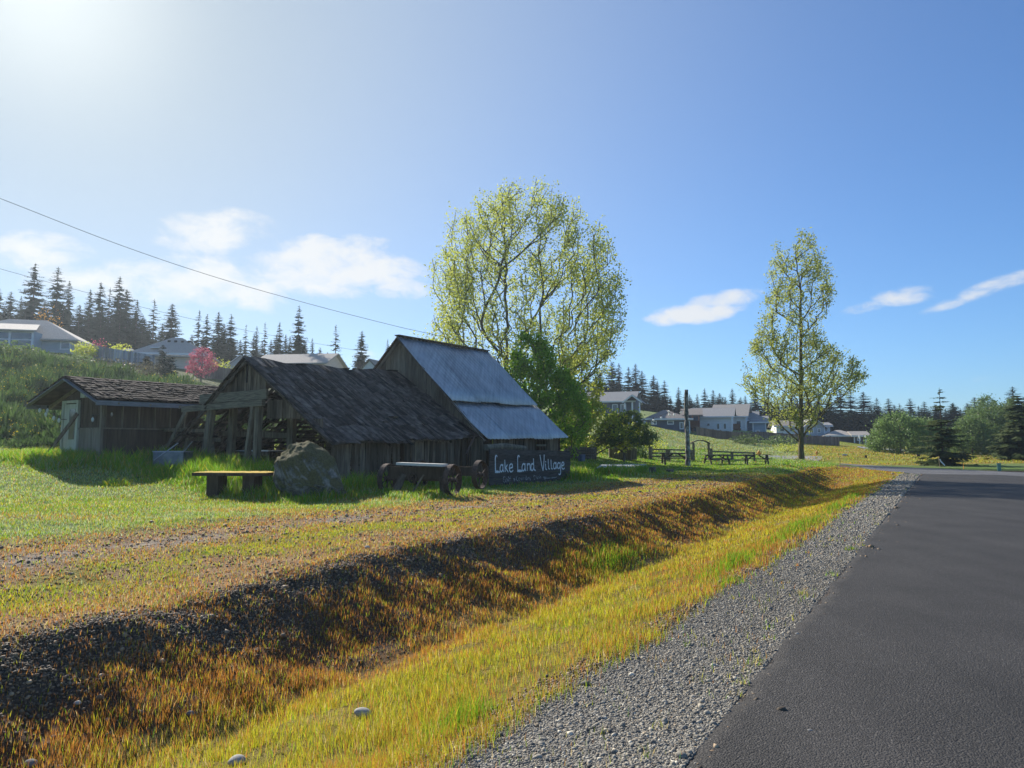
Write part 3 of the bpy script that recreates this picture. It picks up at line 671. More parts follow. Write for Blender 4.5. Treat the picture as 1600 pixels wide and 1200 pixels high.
def gtop(v): return (zr_-.13-(zr_-ze)*(vr-v)/(vr-ve)) if v < vr else (zr_-.13-(zr_-zl)*(v-vr)/(vl-vr))
mb = MB(); vboards(mb, 'v', u0, 20.05, 23.6, gtop, lambda v: 3.42+.0*v, miss=.0, jit=.012)
vboards(mb, 'v', u0+.02, 17.25, 20.0, lambda v: min(gtop(v), 3.25), lambda v: 2.62-.02*(20-v), wmin=.1, wmax=.2, jit=.012)
vboards(mb, 'v', u0+.06, 20.3, 22.6, lambda v: min(gtop(v), 3.6)-.02, lambda v: 3.5, jit=.01)
gw = build('gable_wall', mb, M_BARNWALL, barn)
mb = MB(); mb.box(W(u0-.03, 21.05, 4.28), eU*.014, eV*.035, eZ*.36); build('gable_slot_shade', mb, M_DARK, gw)  # dark strip on the boards; the slot's shade is put into its colour
mb = MB(); mb.beam(W(u0-.1, 19.85, 3.47), W(u0-.1, 23.55, 3.40), .09, .34); build('lintel_beam', mb, M_BEAM, barn)
mb = MB(); mb.beam(W(u0-.13, 20.0, 3.17), W(u0-.13, 24.55, 3.06), .14, .22); build('lintel_beam', mb, M_BEAM, barn)
for (va, vb, w_, uu, tp) in [(23.0, 23.35, .24, u0, 3.0), (22.75, 22.85, .26, u0+.75, 3.1), (20.35, 20.42, .20, u0-.02, 3.05), (20.55, 20.95, .12, u0-.08, 3.05), (19.7, 19.75, .28, u0+.9, 3.0)]:
    mb = MB(); mb.beam(W(uu, vb, gz_(uu, vb)-.1), W(uu, va, tp), w_, .2, eU); build('post', mb, M_POST, barn)
mb = MB()   # collapsed left end: props, loose rafters and planks
for (a, b, w_, h_) in [((u0+.1,24.9,.5),(u0+.15,24.6,2.0),.10,.10), ((u0-.15,25.9,.95),(u0-.15,24.2,3.1),.09,.16), ((u0-.35,26.6,.7),(u0+.3,24.8,2.35),.14,.05),
                       ((u0+.2,23.5,2.25),(u0+.25,26.3,2.32),.05,.14), ((u0+.6,23.2,1.9),(u0+.6,26.1,2.0),.05,.16), ((u0+.3,25.6,2.3),(u0+.4,26.7,2.38),.5,.03), ((u0+.5,23.4,.6),(u0+.9,24.2,1.9),.16,.04),
                       ((u0+1.2,20.2,2.05),(u0+1.3,25,2.2),.06,.2), ((u0-.3,26.4,1.0),(u0+2.5,26.5,1.25),.2,.03), ((u0+.2,26.8,1.7),(u0+2.2,26.6,1.95),.35,.03), ((u0-.2,25.2,1.25),(u0+.5,26.3,.95),.14,.03), ((u0,26.7,1.3),(u0+.8,25.4,2.2),.03,.2)]:
    mb.beam(W(*a), W(*b), w_, h_)
build('fallen_timbers', mb, M_POST, barn)
mb = MB()
vboards(mb, 'u', 16.98, u0+.15, 24.55, lambda u: ze+.12+rise(u), lambda u: gz_(u, 16.95)-.08, wmin=.13, wmax=.27, lean=.10, miss=.02, jit=.035, gap=.018)
build('side_wall', mb, M_BARNWALL, barn)
mb = MB(); vboards(mb, 'u', 25.3, u0+.6, 24.5, lambda u: 1.25+rise(u), lambda u: gz_(u, 25.3)-.05, jit=.02, gap=.012)
build('rear_wall', mb, M_BARNWALL, barn); mb = MB()
vboards(mb, 'v', 23.6, 17.1, 25.2, lambda v: gtop(v), lambda v: gz_(23.6, v)-.05, miss=.05, gap=.015)
build('back_wall', mb, M_BARNWALL, barn)
# lumber and workbench kept inside
bch = thing('workbench', 'low workbench with a pale metal top standing inside the open barn', 'workbench', W(17.9, 22.0, gz_(17.9, 22)))
zb = gz_(17.9, 22); mb = MB(); mb.box(W(17.9, 22.0, 1.5), eU*.55, eV*1.0, eZ*.02); build('bench_top', mb, M_TIN, bch)
for a, b in ((17.45, 21.1), (17.45, 22.9), (18.35, 21.1), (18.35, 22.9)):
    mb = MB(); mb.beam(W(a, b, zb-.05), W(a, b, 1.478), .09, .09); build('leg', mb, M_POST, bch)
mb = MB(); mb.beam(W(17.42, 21.05, 1.4), W(17.42, 22.95, 1.4), .03, .13); build('apron', mb, M_BARNWALL, bch)
lp = MB()
for k in range(26):
    uu = 20.3+rj(.8); z = gz_(20, 21)+.12+.075*k+rj(.02); lp.beam(W(uu, 18.0+rj(.4), z+rj(.12)), W(uu+rj(.4), 24.3+rj(.5), z+rj(.12)), .24, .05)
lo_ = build('lumber_stack', lp, M_SHEDWALL, loc=W(20.3, 21, gz_(20.3, 21))); setp(lo_, 'stack of old grey planks piled deep inside the open barn', 'lumber stack')
# ---- tall barn with the metal roof
B = W(28, 20.8); B[2] = tz(*B[:2])
mbarn = thing('metal_roofed_barn', 'taller plank barn with blue grey corrugated metal roof behind the painted sign', 'barn', B)
a0, a1, mv, me_ = 24.45, 31.55, 20.8, 16.0
zt, zk, zeb = 6.66, 3.70, 2.0; vk = 17.85
def metal():
    m, nt = nt_new('galvanised_roofing'); tc = N(nt, 'ShaderNodeTexCoord')
    n1 = N(nt, 'ShaderNodeTexNoise', i_Vector=tc.outputs['Object'], i_Scale=1.1, i_Detail=6); n2 = N(nt, 'ShaderNodeTexNoise', i_Vector=tc.outputs['Object'], i_Scale=22.0, i_Detail=4)
    mp = N(nt, 'ShaderNodeMapping', i_Vector=tc.outputs['Object']); mp.inputs['Rotation'].default_value = (0, 0, AZ-math.pi/2); mp.inputs['Scale'].default_value = (7, .35, .35)
    n3 = N(nt, 'ShaderNodeTexNoise', i_Vector=mp.outputs[0], i_Scale=1.6, i_Detail=5)
    g = N(nt, 'ShaderNodeNewGeometry')
    f = N(nt, 'ShaderNodeMapRange', i_Value=mth(nt, 'ADD', mth(nt, 'MULTIPLY', n1.outputs[0], .5), mth(nt, 'MULTIPLY', n3.outputs[0], .5)), i_1=.35, i_2=.65).outputs[0]
    col = mixc(nt, f, (.36,.37,.37), (.60,.61,.60)); k = N(nt, 'ShaderNodeMapRange', i_Value=g.outputs['Random Per Island'], i_3=.86, i_4=1.12).outputs[0]
    col = mixc(nt, 1.0, col, N(nt, 'ShaderNodeCombineColor', i_0=k, i_1=k, i_2=k).outputs[0], 'MULTIPLY')
    spots = N(nt, 'ShaderNodeMapRange', i_Value=n2.outputs[0], i_1=.66, i_2=.76).outputs[0]; col = mixc(nt, mth(nt, 'MULTIPLY', spots, .5), col, (.2,.15,.11))
    p = N(nt, 'ShaderNodeBsdfPrincipled', i_Base_Color=col, i_Metallic=.6, i_Roughness=N(nt, 'ShaderNodeMapRange', i_Value=n1.outputs[0], i_3=.38, i_4=.6).outputs[0])
    nt.links.new(p.outputs[0], N(nt, 'ShaderNodeOutputMaterial').inputs[0]); return m
M_METAL = metal()
def corr(name, v0, z0, v1, z1, s0, s1, seams, parent, ov=.0, tw=0):
    mb = MB(); D = W(0, v1-v0, z1-z0); L = np.linalg.norm(D); Dn = D/L; Nn = np.cross(eU, Dn); Nn = Nn if Nn[2] > 0 else -Nn
    ed = [s0]+list(seams)+[s1]; pit = .29
    for i in range(len(ed)-1):
        a, b = ed[i]-.03, ed[i+1]+.03; nu = max(4, int((b-a)/(pit/10))); dl = rj(.03); li = .012*(i % 2)
        us_ = np.linspace(a, b, nu); vs_ = []; fs = []
        for q in range(5):
            for uu in us_:
                t = q/4; zz = .045*max(0, math.cos(2*math.pi*uu/pit))**2+li+.012*math.sin(uu*1.7+q)+.02*math.sin(q*1.4+uu*.6)
                vs_.append(W(uu, v0, z0+.02*(uu-28))+Dn*(t*(L+dl))+Nn*zz)
        for q in range(4):
            for k in range(nu-1): fs.append((q*nu+k, q*nu+k+1, (q+1)*nu+k+1, (q+1)*nu+k))
        mb.add(vs_, fs)
    o = build(name, mb, M_METAL, parent, smooth=True)
    md = o.modifiers.new('thick', 'SOLIDIFY'); md.thickness = .006; return o
corr('upper_roof', mv, zt, vk-.12, zk-.03, a0-.3, a1, [26.3, 28.0, 29.75], mbarn)
corr('lower_roof', vk+.12, zk+.02, me_, zeb-.0, a0-.12, a1+.05, [26.1, 28.2, 30.0], mbarn)
corr('rear_roof', mv, zt, 25.75, 1.9, a0-.3, a1, [26.3, 28.0, 29.75], mbarn)
mb = MB(); mb.beam(W(a0-.33, mv, zt+.00), W(a1+.03, mv, zt+.16), .26, .05); mb.beam(W(a0-.33, mv, zt-.08), W(a1+.03, mv, zt+.08), .05, .12); build('ridge_board', mb, M_BARNWALL, mbarn)
mb = MB()
for vv, zz in ((25.6, 1.9), (me_+.05, zeb-.03)): mb.beam(W(a0-.3, mv, zt-.12), W(a0-.3, vv, zz-.08), .03, .16, eU)
build('barge_board', mb, M_BARNWALL, mbarn)
def mtop(v): return zt-.1-(zt-zk)*abs(v-mv)/(mv-vk)
mb = MB(); vboards(mb, 'v', a0+.03, 16.35, 25.3, mtop, lambda v: gz_(a0, v)-.05, wmin=.16, wmax=.28, gap=.014, jit=.012); build('gable_wall', mb, wood('brown_gable_boards', (.12,.095,.065), (.25,.21,.15), island=.4), mbarn)
mb = MB(); vboards(mb, 'v', a1-.15, 16.35, 25.3, lambda v: mtop(v)+.06, lambda v: gz_(a1, v)-.05, gap=.014); build('back_wall', mb, M_BARNWALL, mbarn)
wy0, wy1 = 29.0, 29.95
mb = MB()
for s0, s1 in ((a0+.95, wy0), (wy1, a1-.25)): vboards(mb, 'u', 16.4, s0, s1, lambda u: zeb+.18, lambda u: gz_(u, 16.4)-.05, wmin=.14, wmax=.3, lean=.05, jit=.02, gap=.015)
vboards(mb, 'u', 16.4, wy0, wy1, lambda u: 1.38, lambda u: gz_(u, 16.4)-.05)
build('side_wall', mb, M_BARNWALL, mbarn)
mb = MB(); vboards(mb, 'u', 25.2, a0+.1, a1-.2, lambda u: 2.1, lambda u: gz_(u, 25.2)-.05); build('rear_wall', mb, M_BARNWALL, mbarn)
wn = thing('window', None, None, (0, 0, 0)); wn.parent = mbarn; wn.location = (0, 0, 0)
mb = MB(); mb.beam(W(wy0, 16.36, 1.72), W(wy1, 16.36, 1.72), .03, .09); build('sash_bar', mb, M_BEAM, wn)
mb = MB(); mb.beam(W(wy0+.5, 16.37, 1.4), W(wy0+.5, 16.37, 2.15), .02, .05); mb.beam(W(wy0+.78, 16.37, 1.38), W(wy0+.78, 16.37, 1.7), .02, .04); build('mullion', mb, M_BARNWALL, wn)
mb = MB(); mb.beam(W(a0+.15, 16.35, gz_(24.6, 16.4)), W(a0+.12, 16.35, 1.75), .1, .1); mb.beam(W(a0+.95, 16.35, gz_(25.2, 16.4)), W(a0+.95, 16.35, 1.75), .1, .1); build('doorway_frame', mb, M_POST, mbarn)
lg = MB(); lg.tube([W(24.0, 15.9, 1.62), W(25.3, 15.85, 1.66), W(26.9, 15.75, 1.58)], [.13, .14, .11], 9); build('fallen_log', lg, M_POST, loc=W(25, 15.9, 1.5))
lgo = bpy.data.objects['fallen_log']; setp(lgo, 'weathered log laid along the barn wall above the painted sign', 'log')
mb = MB(); mb.beam(W(24.0, 16.4, 2.15), W(22.9, 16.1, 1.35), .05, .05); build('eave_brace', mb, M_RUST, barn)
mb = MB(); mb.beam(W(25.5, 15.85, gz_(25.5, 15.85)-.1), W(25.5, 15.85, 1.56), .14, .14); 
build('log_post', mb, M_POST, lgo)

# ---- painted sign
VS = 15.0
sg = thing('painted_sign', 'long dark plank sign with white hand painted lettering leaning along the barn', 'sign', W(26.2, VS, gz_(26.2, VS)))
def on_sign(px, py, v=VS):
    d = ray(px, py); k = (-d[0]*CA+d[1]*SA); t = v/k; return np.array([0, 0, H])+d*t
pl = on_sign(766, 701); pr = on_sign(891.5, 704.5); ul, ur = uv(*pl[:2])[0], uv(*pr[:2])[0]
mb = MB(); nrow = 6; zt0, zt1 = pl[2], pr[2]; hh = 1.42
for k in range(nrow):
    z0 = -hh+k*hh/nrow; z1 = z0+hh/nrow-.008; o = rj(.008); uj = rj(.04)
    q = []
    for z in (z0, z1):
        for uu, off, zt_ in ((ul+rj(.03), 0, zt0), (ur+uj, 0, zt1), (ur+uj, .05, zt1), (ul, .05, zt0)): q.append(W(uu, VS+.02+off+o, zt_+z))
    mb.hexa(q)
build('board', mb, M_SIGN, sg)
mb = MB()
for uu in (ul+.3, (ul+ur)/2, ur-.25): mb = MB(); mb.beam(W(uu, VS+.15, gz_(uu, VS)-.2), W(uu, VS+.15, zt0-.05), .12, .12); build('post', mb, M_POST, sg)
LET = {
 'big': [[(303,500),(301,400),(300,330),(303,296),(311,281),(320,283),(325,298)], [(298,502),(330,500),(362,508)],[(298,516),(330,517),(362,514)],
  [(405,425),(390,408),(374,420),(366,455),(368,490),(380,508),(396,500),(406,470)], [(406,405),(407,480),(418,508)], [(432,345),(435,425),(438,508)], [(468,410),(440,460)], [(447,452),(466,490),(480,512)],
  [(497,462),(540,446),(537,410),(520,396),(502,415),(495,455),(499,490),(514,508),(532,505),(546,488)],
  [(613,490),(611,400),(610,340),(612,300),(619,284),(628,285),(634,300)], [(608,488),(640,486),(672,494)],[(608,502),(640,503),(672,500)],
  [(712,412),(696,394),(680,406),(671,440),(673,478),(686,495),(702,488),(712,458)], [(713,392),(714,470),(724,494)], [(744,392),(747,490)], [(747,425),(760,396),(776,398),(783,420),(786,490)],
  [(830,408),(812,392),(799,410),(794,445),(798,478),(810,492),(824,480),(832,450)], [(830,325),(834,420),(838,478),(858,490)],
  [(921,275),(930,330),(945,420),(962,492)], [(980,272),(978,340),(972,420),(964,492)], [(998,398),(1002,470),(1016,478)], [(999,364),(1001,374)],
  [(1035,335),(1037,400),(1041,464),(1056,470)], [(1074,342),(1076,400),(1080,464),(1096,468)],
  [(1142,392),(1126,380),(1113,395),(1107,425),(1111,455),(1124,468),(1138,458),(1144,430)], [(1144,378),(1147,440),(1156,464)],
  [(1197,392),(1180,380),(1168,394),(1162,425),(1167,452),(1180,464),(1194,452),(1199,425)], [(1200,378),(1205,440),(1209,510),(1204,540),(1192,548),(1182,538)],
  [(1222,426),(1255,412),(1252,386),(1240,372),(1227,386),(1220,415),(1224,450),(1236,470),(1250,470),(1261,456)]],
 'small': [[(440,588),(428,572),(415,585),(410,620),(414,650),(428,658),(440,645),(442,620),(430,620)], [(455,605),(448,625),(452,648),(464,645),(470,622),(464,604),(455,605)], [(483,575),(485,640)], [(515,578),(505,580),(501,600),(502,640)], [(494,605),(514,604)],
  [(572,612),(560,598),(556,612),(572,632),(570,640),(556,632),(572,615)],
  [(612,580),(602,568),(593,580),(590,605),(594,628),(604,636),(614,625)], [(632,590),(625,605),(628,625),(638,628),(646,610),(640,592),(632,590)], [(660,592),(661,618),(672,624),(682,612),(682,590)], [(696,590),(697,624)], [(697,604),(706,590),(716,596),(718,622)], [(730,565),(732,618),(742,620)], [(724,588),(742,586)], [(752,588),(753,618)], [(753,600),(764,588)], [(774,586),(782,612)], [(796,584),(784,630)],
  [(852,570),(842,556),(834,568),(832,595),(838,614),(850,608)], [(866,556),(868,608)], [(880,578),(881,600),(892,606),(900,595),(900,576)], [(914,552),(916,604)], [(916,585),(928,576),(934,590),(926,604),(916,600)],
  [(1005,598),(1060,595),(1140,588)], [(1140,588),(1150,580)]],
 'head': [(968,575),(1010,578),(990,630)]}
def stroke(mb, pts, hw, v):
    pts = [np.array(p, float) for p in pts]; P3 = [on_sign(740+p[0]/8.889, 680+p[1]/8.889, v) for p in pts]
    for i in range(len(P3)):
        # rounded dabs of the brush between the points
        if i+1 < len(P3):
            a, b = P3[i], P3[i+1]; d = b-a; L = np.linalg.norm(d); d = d/(L+1e-9); n = np.cross(d, eV); n /= np.linalg.norm(n)
            e = d*hw*.35; w0 = hw*rng.uniform(.85, 1.1); w1 = hw*rng.uniform(.85, 1.1); k = -eV*.0015*((i % 3))
            q = [a-e-n*w0, b+e-n*w1, b+e+n*w1, a-e+n*w0]
            mb.hexa([p+k for p in q]+[p+k-eV*.004 for p in q])
for lo, hi in ((0, 590), (590, 890), (890, 1300)):
    mb = MB()
    for s in LET['big']:
        if lo <= s[0][0] < hi: stroke(mb, s, .036 if s[0][1] > 470 and s[-1][1] > 480 and len(s) > 4 and s[0][0] in (298, 608) else .029, VS-.002)
    build('lettering', mb, M_PAINT, sg)
for lo, hi in ((0, 535), (535, 590), (590, 810), (810, 950), (950, 1300)):
    mb = MB()
    for s in LET['small']:
        if lo <= s[0][0] < hi: stroke(mb, s, .015, VS-.002)
    if lo == 950: mb.prism([on_sign(740+p[0]/8.889, 680+p[1]/8.889, VS-.002) for p in LET['head']], -eV*.004)
    build('arrow' if lo == 950 else 'small_lettering', mb, M_FAINT, sg)

# ---- shed on the left
su0, su1 = 14.3, 22.2
S = W(18, 28.9); S[2] = tz(*S[:2])
shed = thing('garden_shed', 'small dark shed with brown shake roof and pale green door at the left', 'shed', S)
zsr, zse = 4.24, 3.32; vsr, vs0, vs1 = 27.65, 25.4, 30.35
for nm, ve_ in (('roof', vs0), ('rear_roof', vs1)):
    P0 = W(su0-.75, vsr, zsr); D = W(0, ve_-vsr, zse-zsr); L = np.linalg.norm(D); Dn = D/L; Nn = np.cross(eU, Dn); Nn = Nn if Nn[2] > 0 else -Nn
    mb = MB(); shakes(mb, P0, eU, Dn, Nn, 9.2, L, .26, .42, (.09, .2), .028, miss=.01, curl=.03, wob=.03, zf=lambda s, d: .012*s)
    mb.box(P0+eU*4.6+Dn*L/2-Nn*.03+eZ*.055, eU*4.6+eZ*.055, Dn*L/2, Nn*.015)
    build(nm, mb, M_SHEDSHAKE, shed)
mb = MB()
mb.beam(W(su0-.78, vsr, zsr-.1), W(su0-.78, vs0-.02, zse-.1), .04, .15, eU); mb.beam(W(su0-.78, vsr, zsr-.1), W(su0-.78, vs1+.02, zse-.1), .04, .15, eU); mb.beam(W(su0-.8, vs0+.02, zse-.12), W(su0+8.4, vs0+.02, zse-.02), .04, .17); mb.beam(W(su0-.8, vs1, zse-.12), W(su0+8.4, vs1, zse-.02), .04, .17)
build('fascia', mb, M_TRIM, shed)
mb = MB()
for s in np.arange(0, 8.4, 1.2): mb.beam(W(su0+s, vsr, zsr-.14), W(su0+s, vs1, zse-.14), .06, .12); mb.beam(W(su0+s, vsr, zsr-.14), W(su0+s, vs0, zse-.14), .06, .12)
build('rafters', mb, wood('warm_rafters', (.16,.13,.08), (.28,.23,.15)), shed)
zg = gz_(su0, 27)
mb = MB(); vboards(mb, 'v', su0, 26.45, 27.95, lambda v: min(zsr-.2-(zsr-zse)*abs(v-vsr)/2.35, 3.95), lambda v: zg+1.15, wmin=.3, wmax=.34, gap=.03, jit=.002); build('gable_wall', mb, M_SHEDWALL, shed)
mb = MB(); vboards(mb, 'v', su0-.02, 26.42, 27.95, lambda v: zg+1.15, lambda v: gz_(su0, v)-.1, wmin=.14, wmax=.16, gap=.008, jit=.002); build('gable_wainscot', mb, M_SHEDGREY, shed)
mb = MB(); vboards(mb, 'v', su0, 27.95, 29.2, lambda v: zsr-.2-(zsr-zse)*abs(v-vsr)/2.35, lambda v: zg+2.2, wmin=.3, wmax=.34, jit=.002); build('door_header', mb, M_SHEDWALL, shed)
mb = MB(); mb.box(W(su0-.04, 27.7, 3.62), eU*.05, eV*.16, eZ*.12); build('porch_lamp', mb, M_DOOR, shed)
mb = MB(); mb.box(W(su0-.02, 26.42, zg+.95), eU*.05, eV*.05, eZ*1.2); mb.beam(W(su0-.03, 26.4, zg+1.17), W(su0-.03, 27.95, zg+1.17), .04, .05); build('corner_trim', mb, M_SHEDGREY, shed)
dr = thing('door', None, None, (0, 0, 0)); dr.parent = shed
mb = MB(); mb.box(W(su0-.02, 28.57, zg+1.07), eU*.02, eV*.46, eZ*1.05); build('door_panel', mb, M_DOOR, dr)
mb = MB()
for vv in (28.04, 29.1): mb.box(W(su0-.04, vv, zg+1.1), eU*.05, eV*.06, eZ*1.16)
mb.box(W(su0-.04, 28.57, zg+2.21), eU*.05, eV*.47, eZ*.05); build('door_frame', mb, M_DOOR, dr)
mb = MB(); mb.box(W(su0-.045, 28.45, zg+1.35), eU*.006, eV*.2, eZ*.58); build('door_pane', mb, M_GLASS, dr)
mb = MB(); mb.tube([W(su0-.06, 28.93, zg+1.0), W(su0-.11, 28.93, zg+1.0)], .03, 8); build('handle', mb, M_RUST, dr)
vsd = 26.45; xs_ = np.linspace(su0+.1, su1-.1, 13)
mb = MB(); vboards(mb, 'u', vsd-.02, su0+.05, su1, lambda u: zg+1.15, lambda u: gz_(u, vsd)-.1, wmin=.16, wmax=.2, gap=.008, jit=.002); build('side_wainscot', mb, M_SHEDWALL, shed)
mb = MB(); mb.beam(W(su0, vsd-.05, zg+1.17), W(su1, vsd-.05, zg+1.19), .03, .05)
for q in xs_: mb.beam(W(q, vsd-.03, zg+1.15), W(q, vsd-.03, 3.55), .05, .05)
build('stud_battens', mb, M_SHEDGREY, shed)
mb = MB()
for i in range(6): mb.box(W((xs_[i]+xs_[i+1])/2, vsd+.01, (zg+1.17+3.56)/2), eU*(xs_[1]-xs_[0])*.47, eV*.008, eZ*(3.56-zg-1.17)/2)
build('side_panel', mb, M_SHEDWALL, shed)
mb = MB()   # wire netting over the open bays
for q in np.arange(xs_[6], su1, .11):
    mb.beam(W(q, vsd+.03, zg+1.2), W(q+.9, vsd+.03, 3.2), .006, .006); mb.beam(W(q+.9, vsd+.034, zg+1.2), W(q, vsd+.034, 3.2), .006, .006)
build('wire_netting', mb, M_WIRE, shed)
mb = MB(); vboards(mb, 'u', 29.2, su0+.05, su1-3.4, lambda u: 3.5, lambda u: gz_(u, 29.2)-.1); build('rear_wall', mb, M_SHEDWALL, shed)
pk = MB(); pk.beam(W(su0-.55, 29.35, gz_(su0-.5, 29.3)), W(su0-.08, 28.0, zg+1.75), .16, .05, eU); build('leaning_plank', pk, M_BARNWALL, loc=W(su0-.4, 29, zg)); setp(bpy.data.objects['leaning_plank'], 'dark plank leaning across the pale green shed door', 'plank')
# ---- trough, table, boulder, wagon
def local(p, az): 
    a = math.radians(az); return np.array([math.sin(a), math.cos(a), 0]), np.array([-math.cos(a), math.sin(a), 0])
p = foot(273, 25.2); e1, e2 = local(p, 95); tr = thing('metal_trough', 'dented tin trough in tall grass at the collapsed barn corner', 'trough', p)
mb = MB(); zc = p[2]+.3
for s in (-1, 1): mb.box(p+e2*.3*s+eZ*.3, e1*.55, e2*.012, eZ*.3); mb.box(p+e1*.55*s+eZ*.3, e1*.012, e2*.3, eZ*.3)
mb.box(p+eZ*.02, e1*.54, e2*.29, eZ*.012); build('tub', mb, mat('dark_tin', (.14,.16,.18), (.26,.28,.3), metal=.5, rough=.5, bump=.2), tr)
mb = MB(); 
for s in (-1, 1): mb.tube([p+e2*.3*s-e1*.57+eZ*.6, p+e2*.3*s+e1*.57+eZ*.6], .022, 6); mb.tube([p+e1*.57*s-e2*.3+eZ*.6, p+e1*.57*s+e2*.3+eZ*.6], .022, 6)
build('rim', mb, M_TIN, tr)
mb = MB(); mb.tube([p+e1*.1+e2*.1+eZ*.3, p+e1*.75-e2*.1+eZ*.95], .018, 6); mb.tube([p-e1*.5-e2*.33+eZ*.3, p+e1*.35-e2*.3+eZ*.9], .018, 6)
o = build('metal_rods', mb, M_TIN, loc=p); setp(o, 'thin pale metal rods propped across the tin trough', 'rods')
p = foot(371, 20.4); zt_ = at(371, 737.5, 20.4)[2]; e1, e2 = local(p, 96)
tb = thing('mossy_table', 'heavy plank table with golden moss on its top beside the boulder', 'table', p)
mb = MB(); mb.box(np.r_[p[:2], zt_-.055], e1*1.08, e2*.42, eZ*.045); build('table_top', mb, M_SHEDWALL, tb)
n1_, n2_ = 90, 36; V = []; q = []
for i in range(n1_):
    for j in range(n2_):
        a = (i/(n1_-1)*2-1); b = (j/(n2_-1)*2-1); ed = min(1, (1-abs(a))*12)*min(1, (1-abs(b))*6)
        V.append(p*np.array([1, 1, 0])+e1*a*1.075+e2*b*.415+eZ*(zt_-.008+.03*ed*float(fbm(np.array([a*9.]), np.array([b*4.]), 77)[0])+.008*ed*rng.uniform()))
i, j = np.meshgrid(np.arange(n1_-1), np.arange(n2_-1), indexing='ij'); q = np.stack([i*n2_+j, (i+1)*n2_+j, (i+1)*n2_+j+1, i*n2_+j+1], -1).reshape(-1, 4)
if np.cross(V[n2_]-V[0], V[1]-V[0])[2] < 0: q = q[:, ::-1]
np_mesh('moss_cover', V, q.ravel(), np.full(len(q), 4), mat('golden_moss', (.5,.32,.035), (.78,.55,.08), scale=18, rough=.95, bump=.6, bscale=60), parent=tb)
for s in (-.55, .52):
    mb = MB(); c = p+e1*s; c[2] = tz(*c[:2]); mb.box(np.r_[c[:2], (c[2]-.1+zt_-.1)/2], e1*.17, e2*.26, eZ*(zt_-.1-c[2]+.1)/2); build('leg', mb, M_SHEDWALL, tb)
# boulder
bm_ = __import__('bmesh').new(); __import__('bmesh').ops.create_icosphere(bm_, subdivisions=6, radius=1.0)
V = np.array([v.co[:] for v in bm_.verts]); Fc = np.array([[v.index for v in f.verts] for f in bm_.faces]); bm_.free()
pb = foot(484, 20.4); pb[2] -= .12
x_, y_, z_ = V.T
dirs = unit(rng.normal(0, 1, (26, 3))); offs = rng.uniform(.9, 1.02, 26)
rad = np.min(np.where(V@dirs.T > .15, offs/np.maximum(V@dirs.T, .15), 9), axis=1); rad = np.minimum(rad, 1.08)
nz3 = lambda s, k: (fbm(x_*s+z_*s*.7+k, y_*s-z_*s*.6+k, int(k), 4)-.5)
rad = rad*(1+.20*nz3(2.0, 12)+.15*nz3(6, 9)+.06*nz3(19, 3))
V2 = V*rad[:, None]; prof = V2[:, 2]
X = V2[:, 0]*.90-.10*V2[:, 2]; Y = V2[:, 1]*.85; Z = V2[:, 2]
Z = np.where(Z > 0, Z*1.02, Z*.6); X = X*(1+.12*np.clip(.6-Z, 0, 1)); Z = Z-.16*np.clip(X, 0, 2)
Z = Z+.62
VB = np.c_[pb[0]+X, pb[1]+Y, pb[2]+Z]
def m_rock():
    m, nt = nt_new('lichened_boulder'); tc = N(nt, 'ShaderNodeTexCoord'); g = N(nt, 'ShaderNodeNewGeometry'); s = N(nt, 'ShaderNodeSeparateXYZ', i_0=g.outputs['Normal'])
    n1 = N(nt, 'ShaderNodeTexNoise', i_Vector=tc.outputs['Object'], i_Scale=4.0, i_Detail=9, i_Roughness=.7); n2 = N(nt, 'ShaderNodeTexNoise', i_Vector=tc.outputs['Object'], i_Scale=26.0, i_Detail=6, i_Roughness=.7)
    n3 = N(nt, 'ShaderNodeTexNoise', i_Vector=tc.outputs['Object'], i_Scale=1.6, i_Detail=8, i_Roughness=.65)
    rock = ramp(nt, n1.outputs[0], [(.36,(.05,.047,.042)),(.48,(.18,.175,.16)),(.64,(.38,.37,.34))])
    mo = mth(nt, 'ADD', mth(nt, 'MULTIPLY', s.outputs[2], .5), mth(nt, 'MULTIPLY', n3.outputs[0], 1.2)); mo = N(nt, 'ShaderNodeMapRange', i_Value=mo, i_1=.56, i_2=.76).outputs[0]
    moss = ramp(nt, n2.outputs[0], [(.35,(.055,.05,.02)),(.6,(.17,.15,.05))])
    col = mixc(nt, mth(nt, 'MULTIPLY', mo, .9), rock, moss); p = N(nt, 'ShaderNodeBsdfPrincipled', i_Base_Color=col, i_Roughness=.92); p.inputs['Specular IOR Level'].default_value = .2
    b = N(nt, 'ShaderNodeBump', i_Strength=.9, i_Distance=.05, i_Height=mth(nt, 'ADD', n2.outputs[0], n1.outputs[0])); nt.links.new(b.outputs[0], p.inputs['Normal'])
    nt.links.new(p.outputs[0], N(nt, 'ShaderNodeOutputMaterial').inputs[0]); return m
bo = np_mesh('boulder', VB, Fc.ravel(), np.full(len(Fc), 3), m_rock(), smooth=True, loc=pb); setp(bo, 'big mossy grey boulder between the plank table and the barn wall', 'boulder')
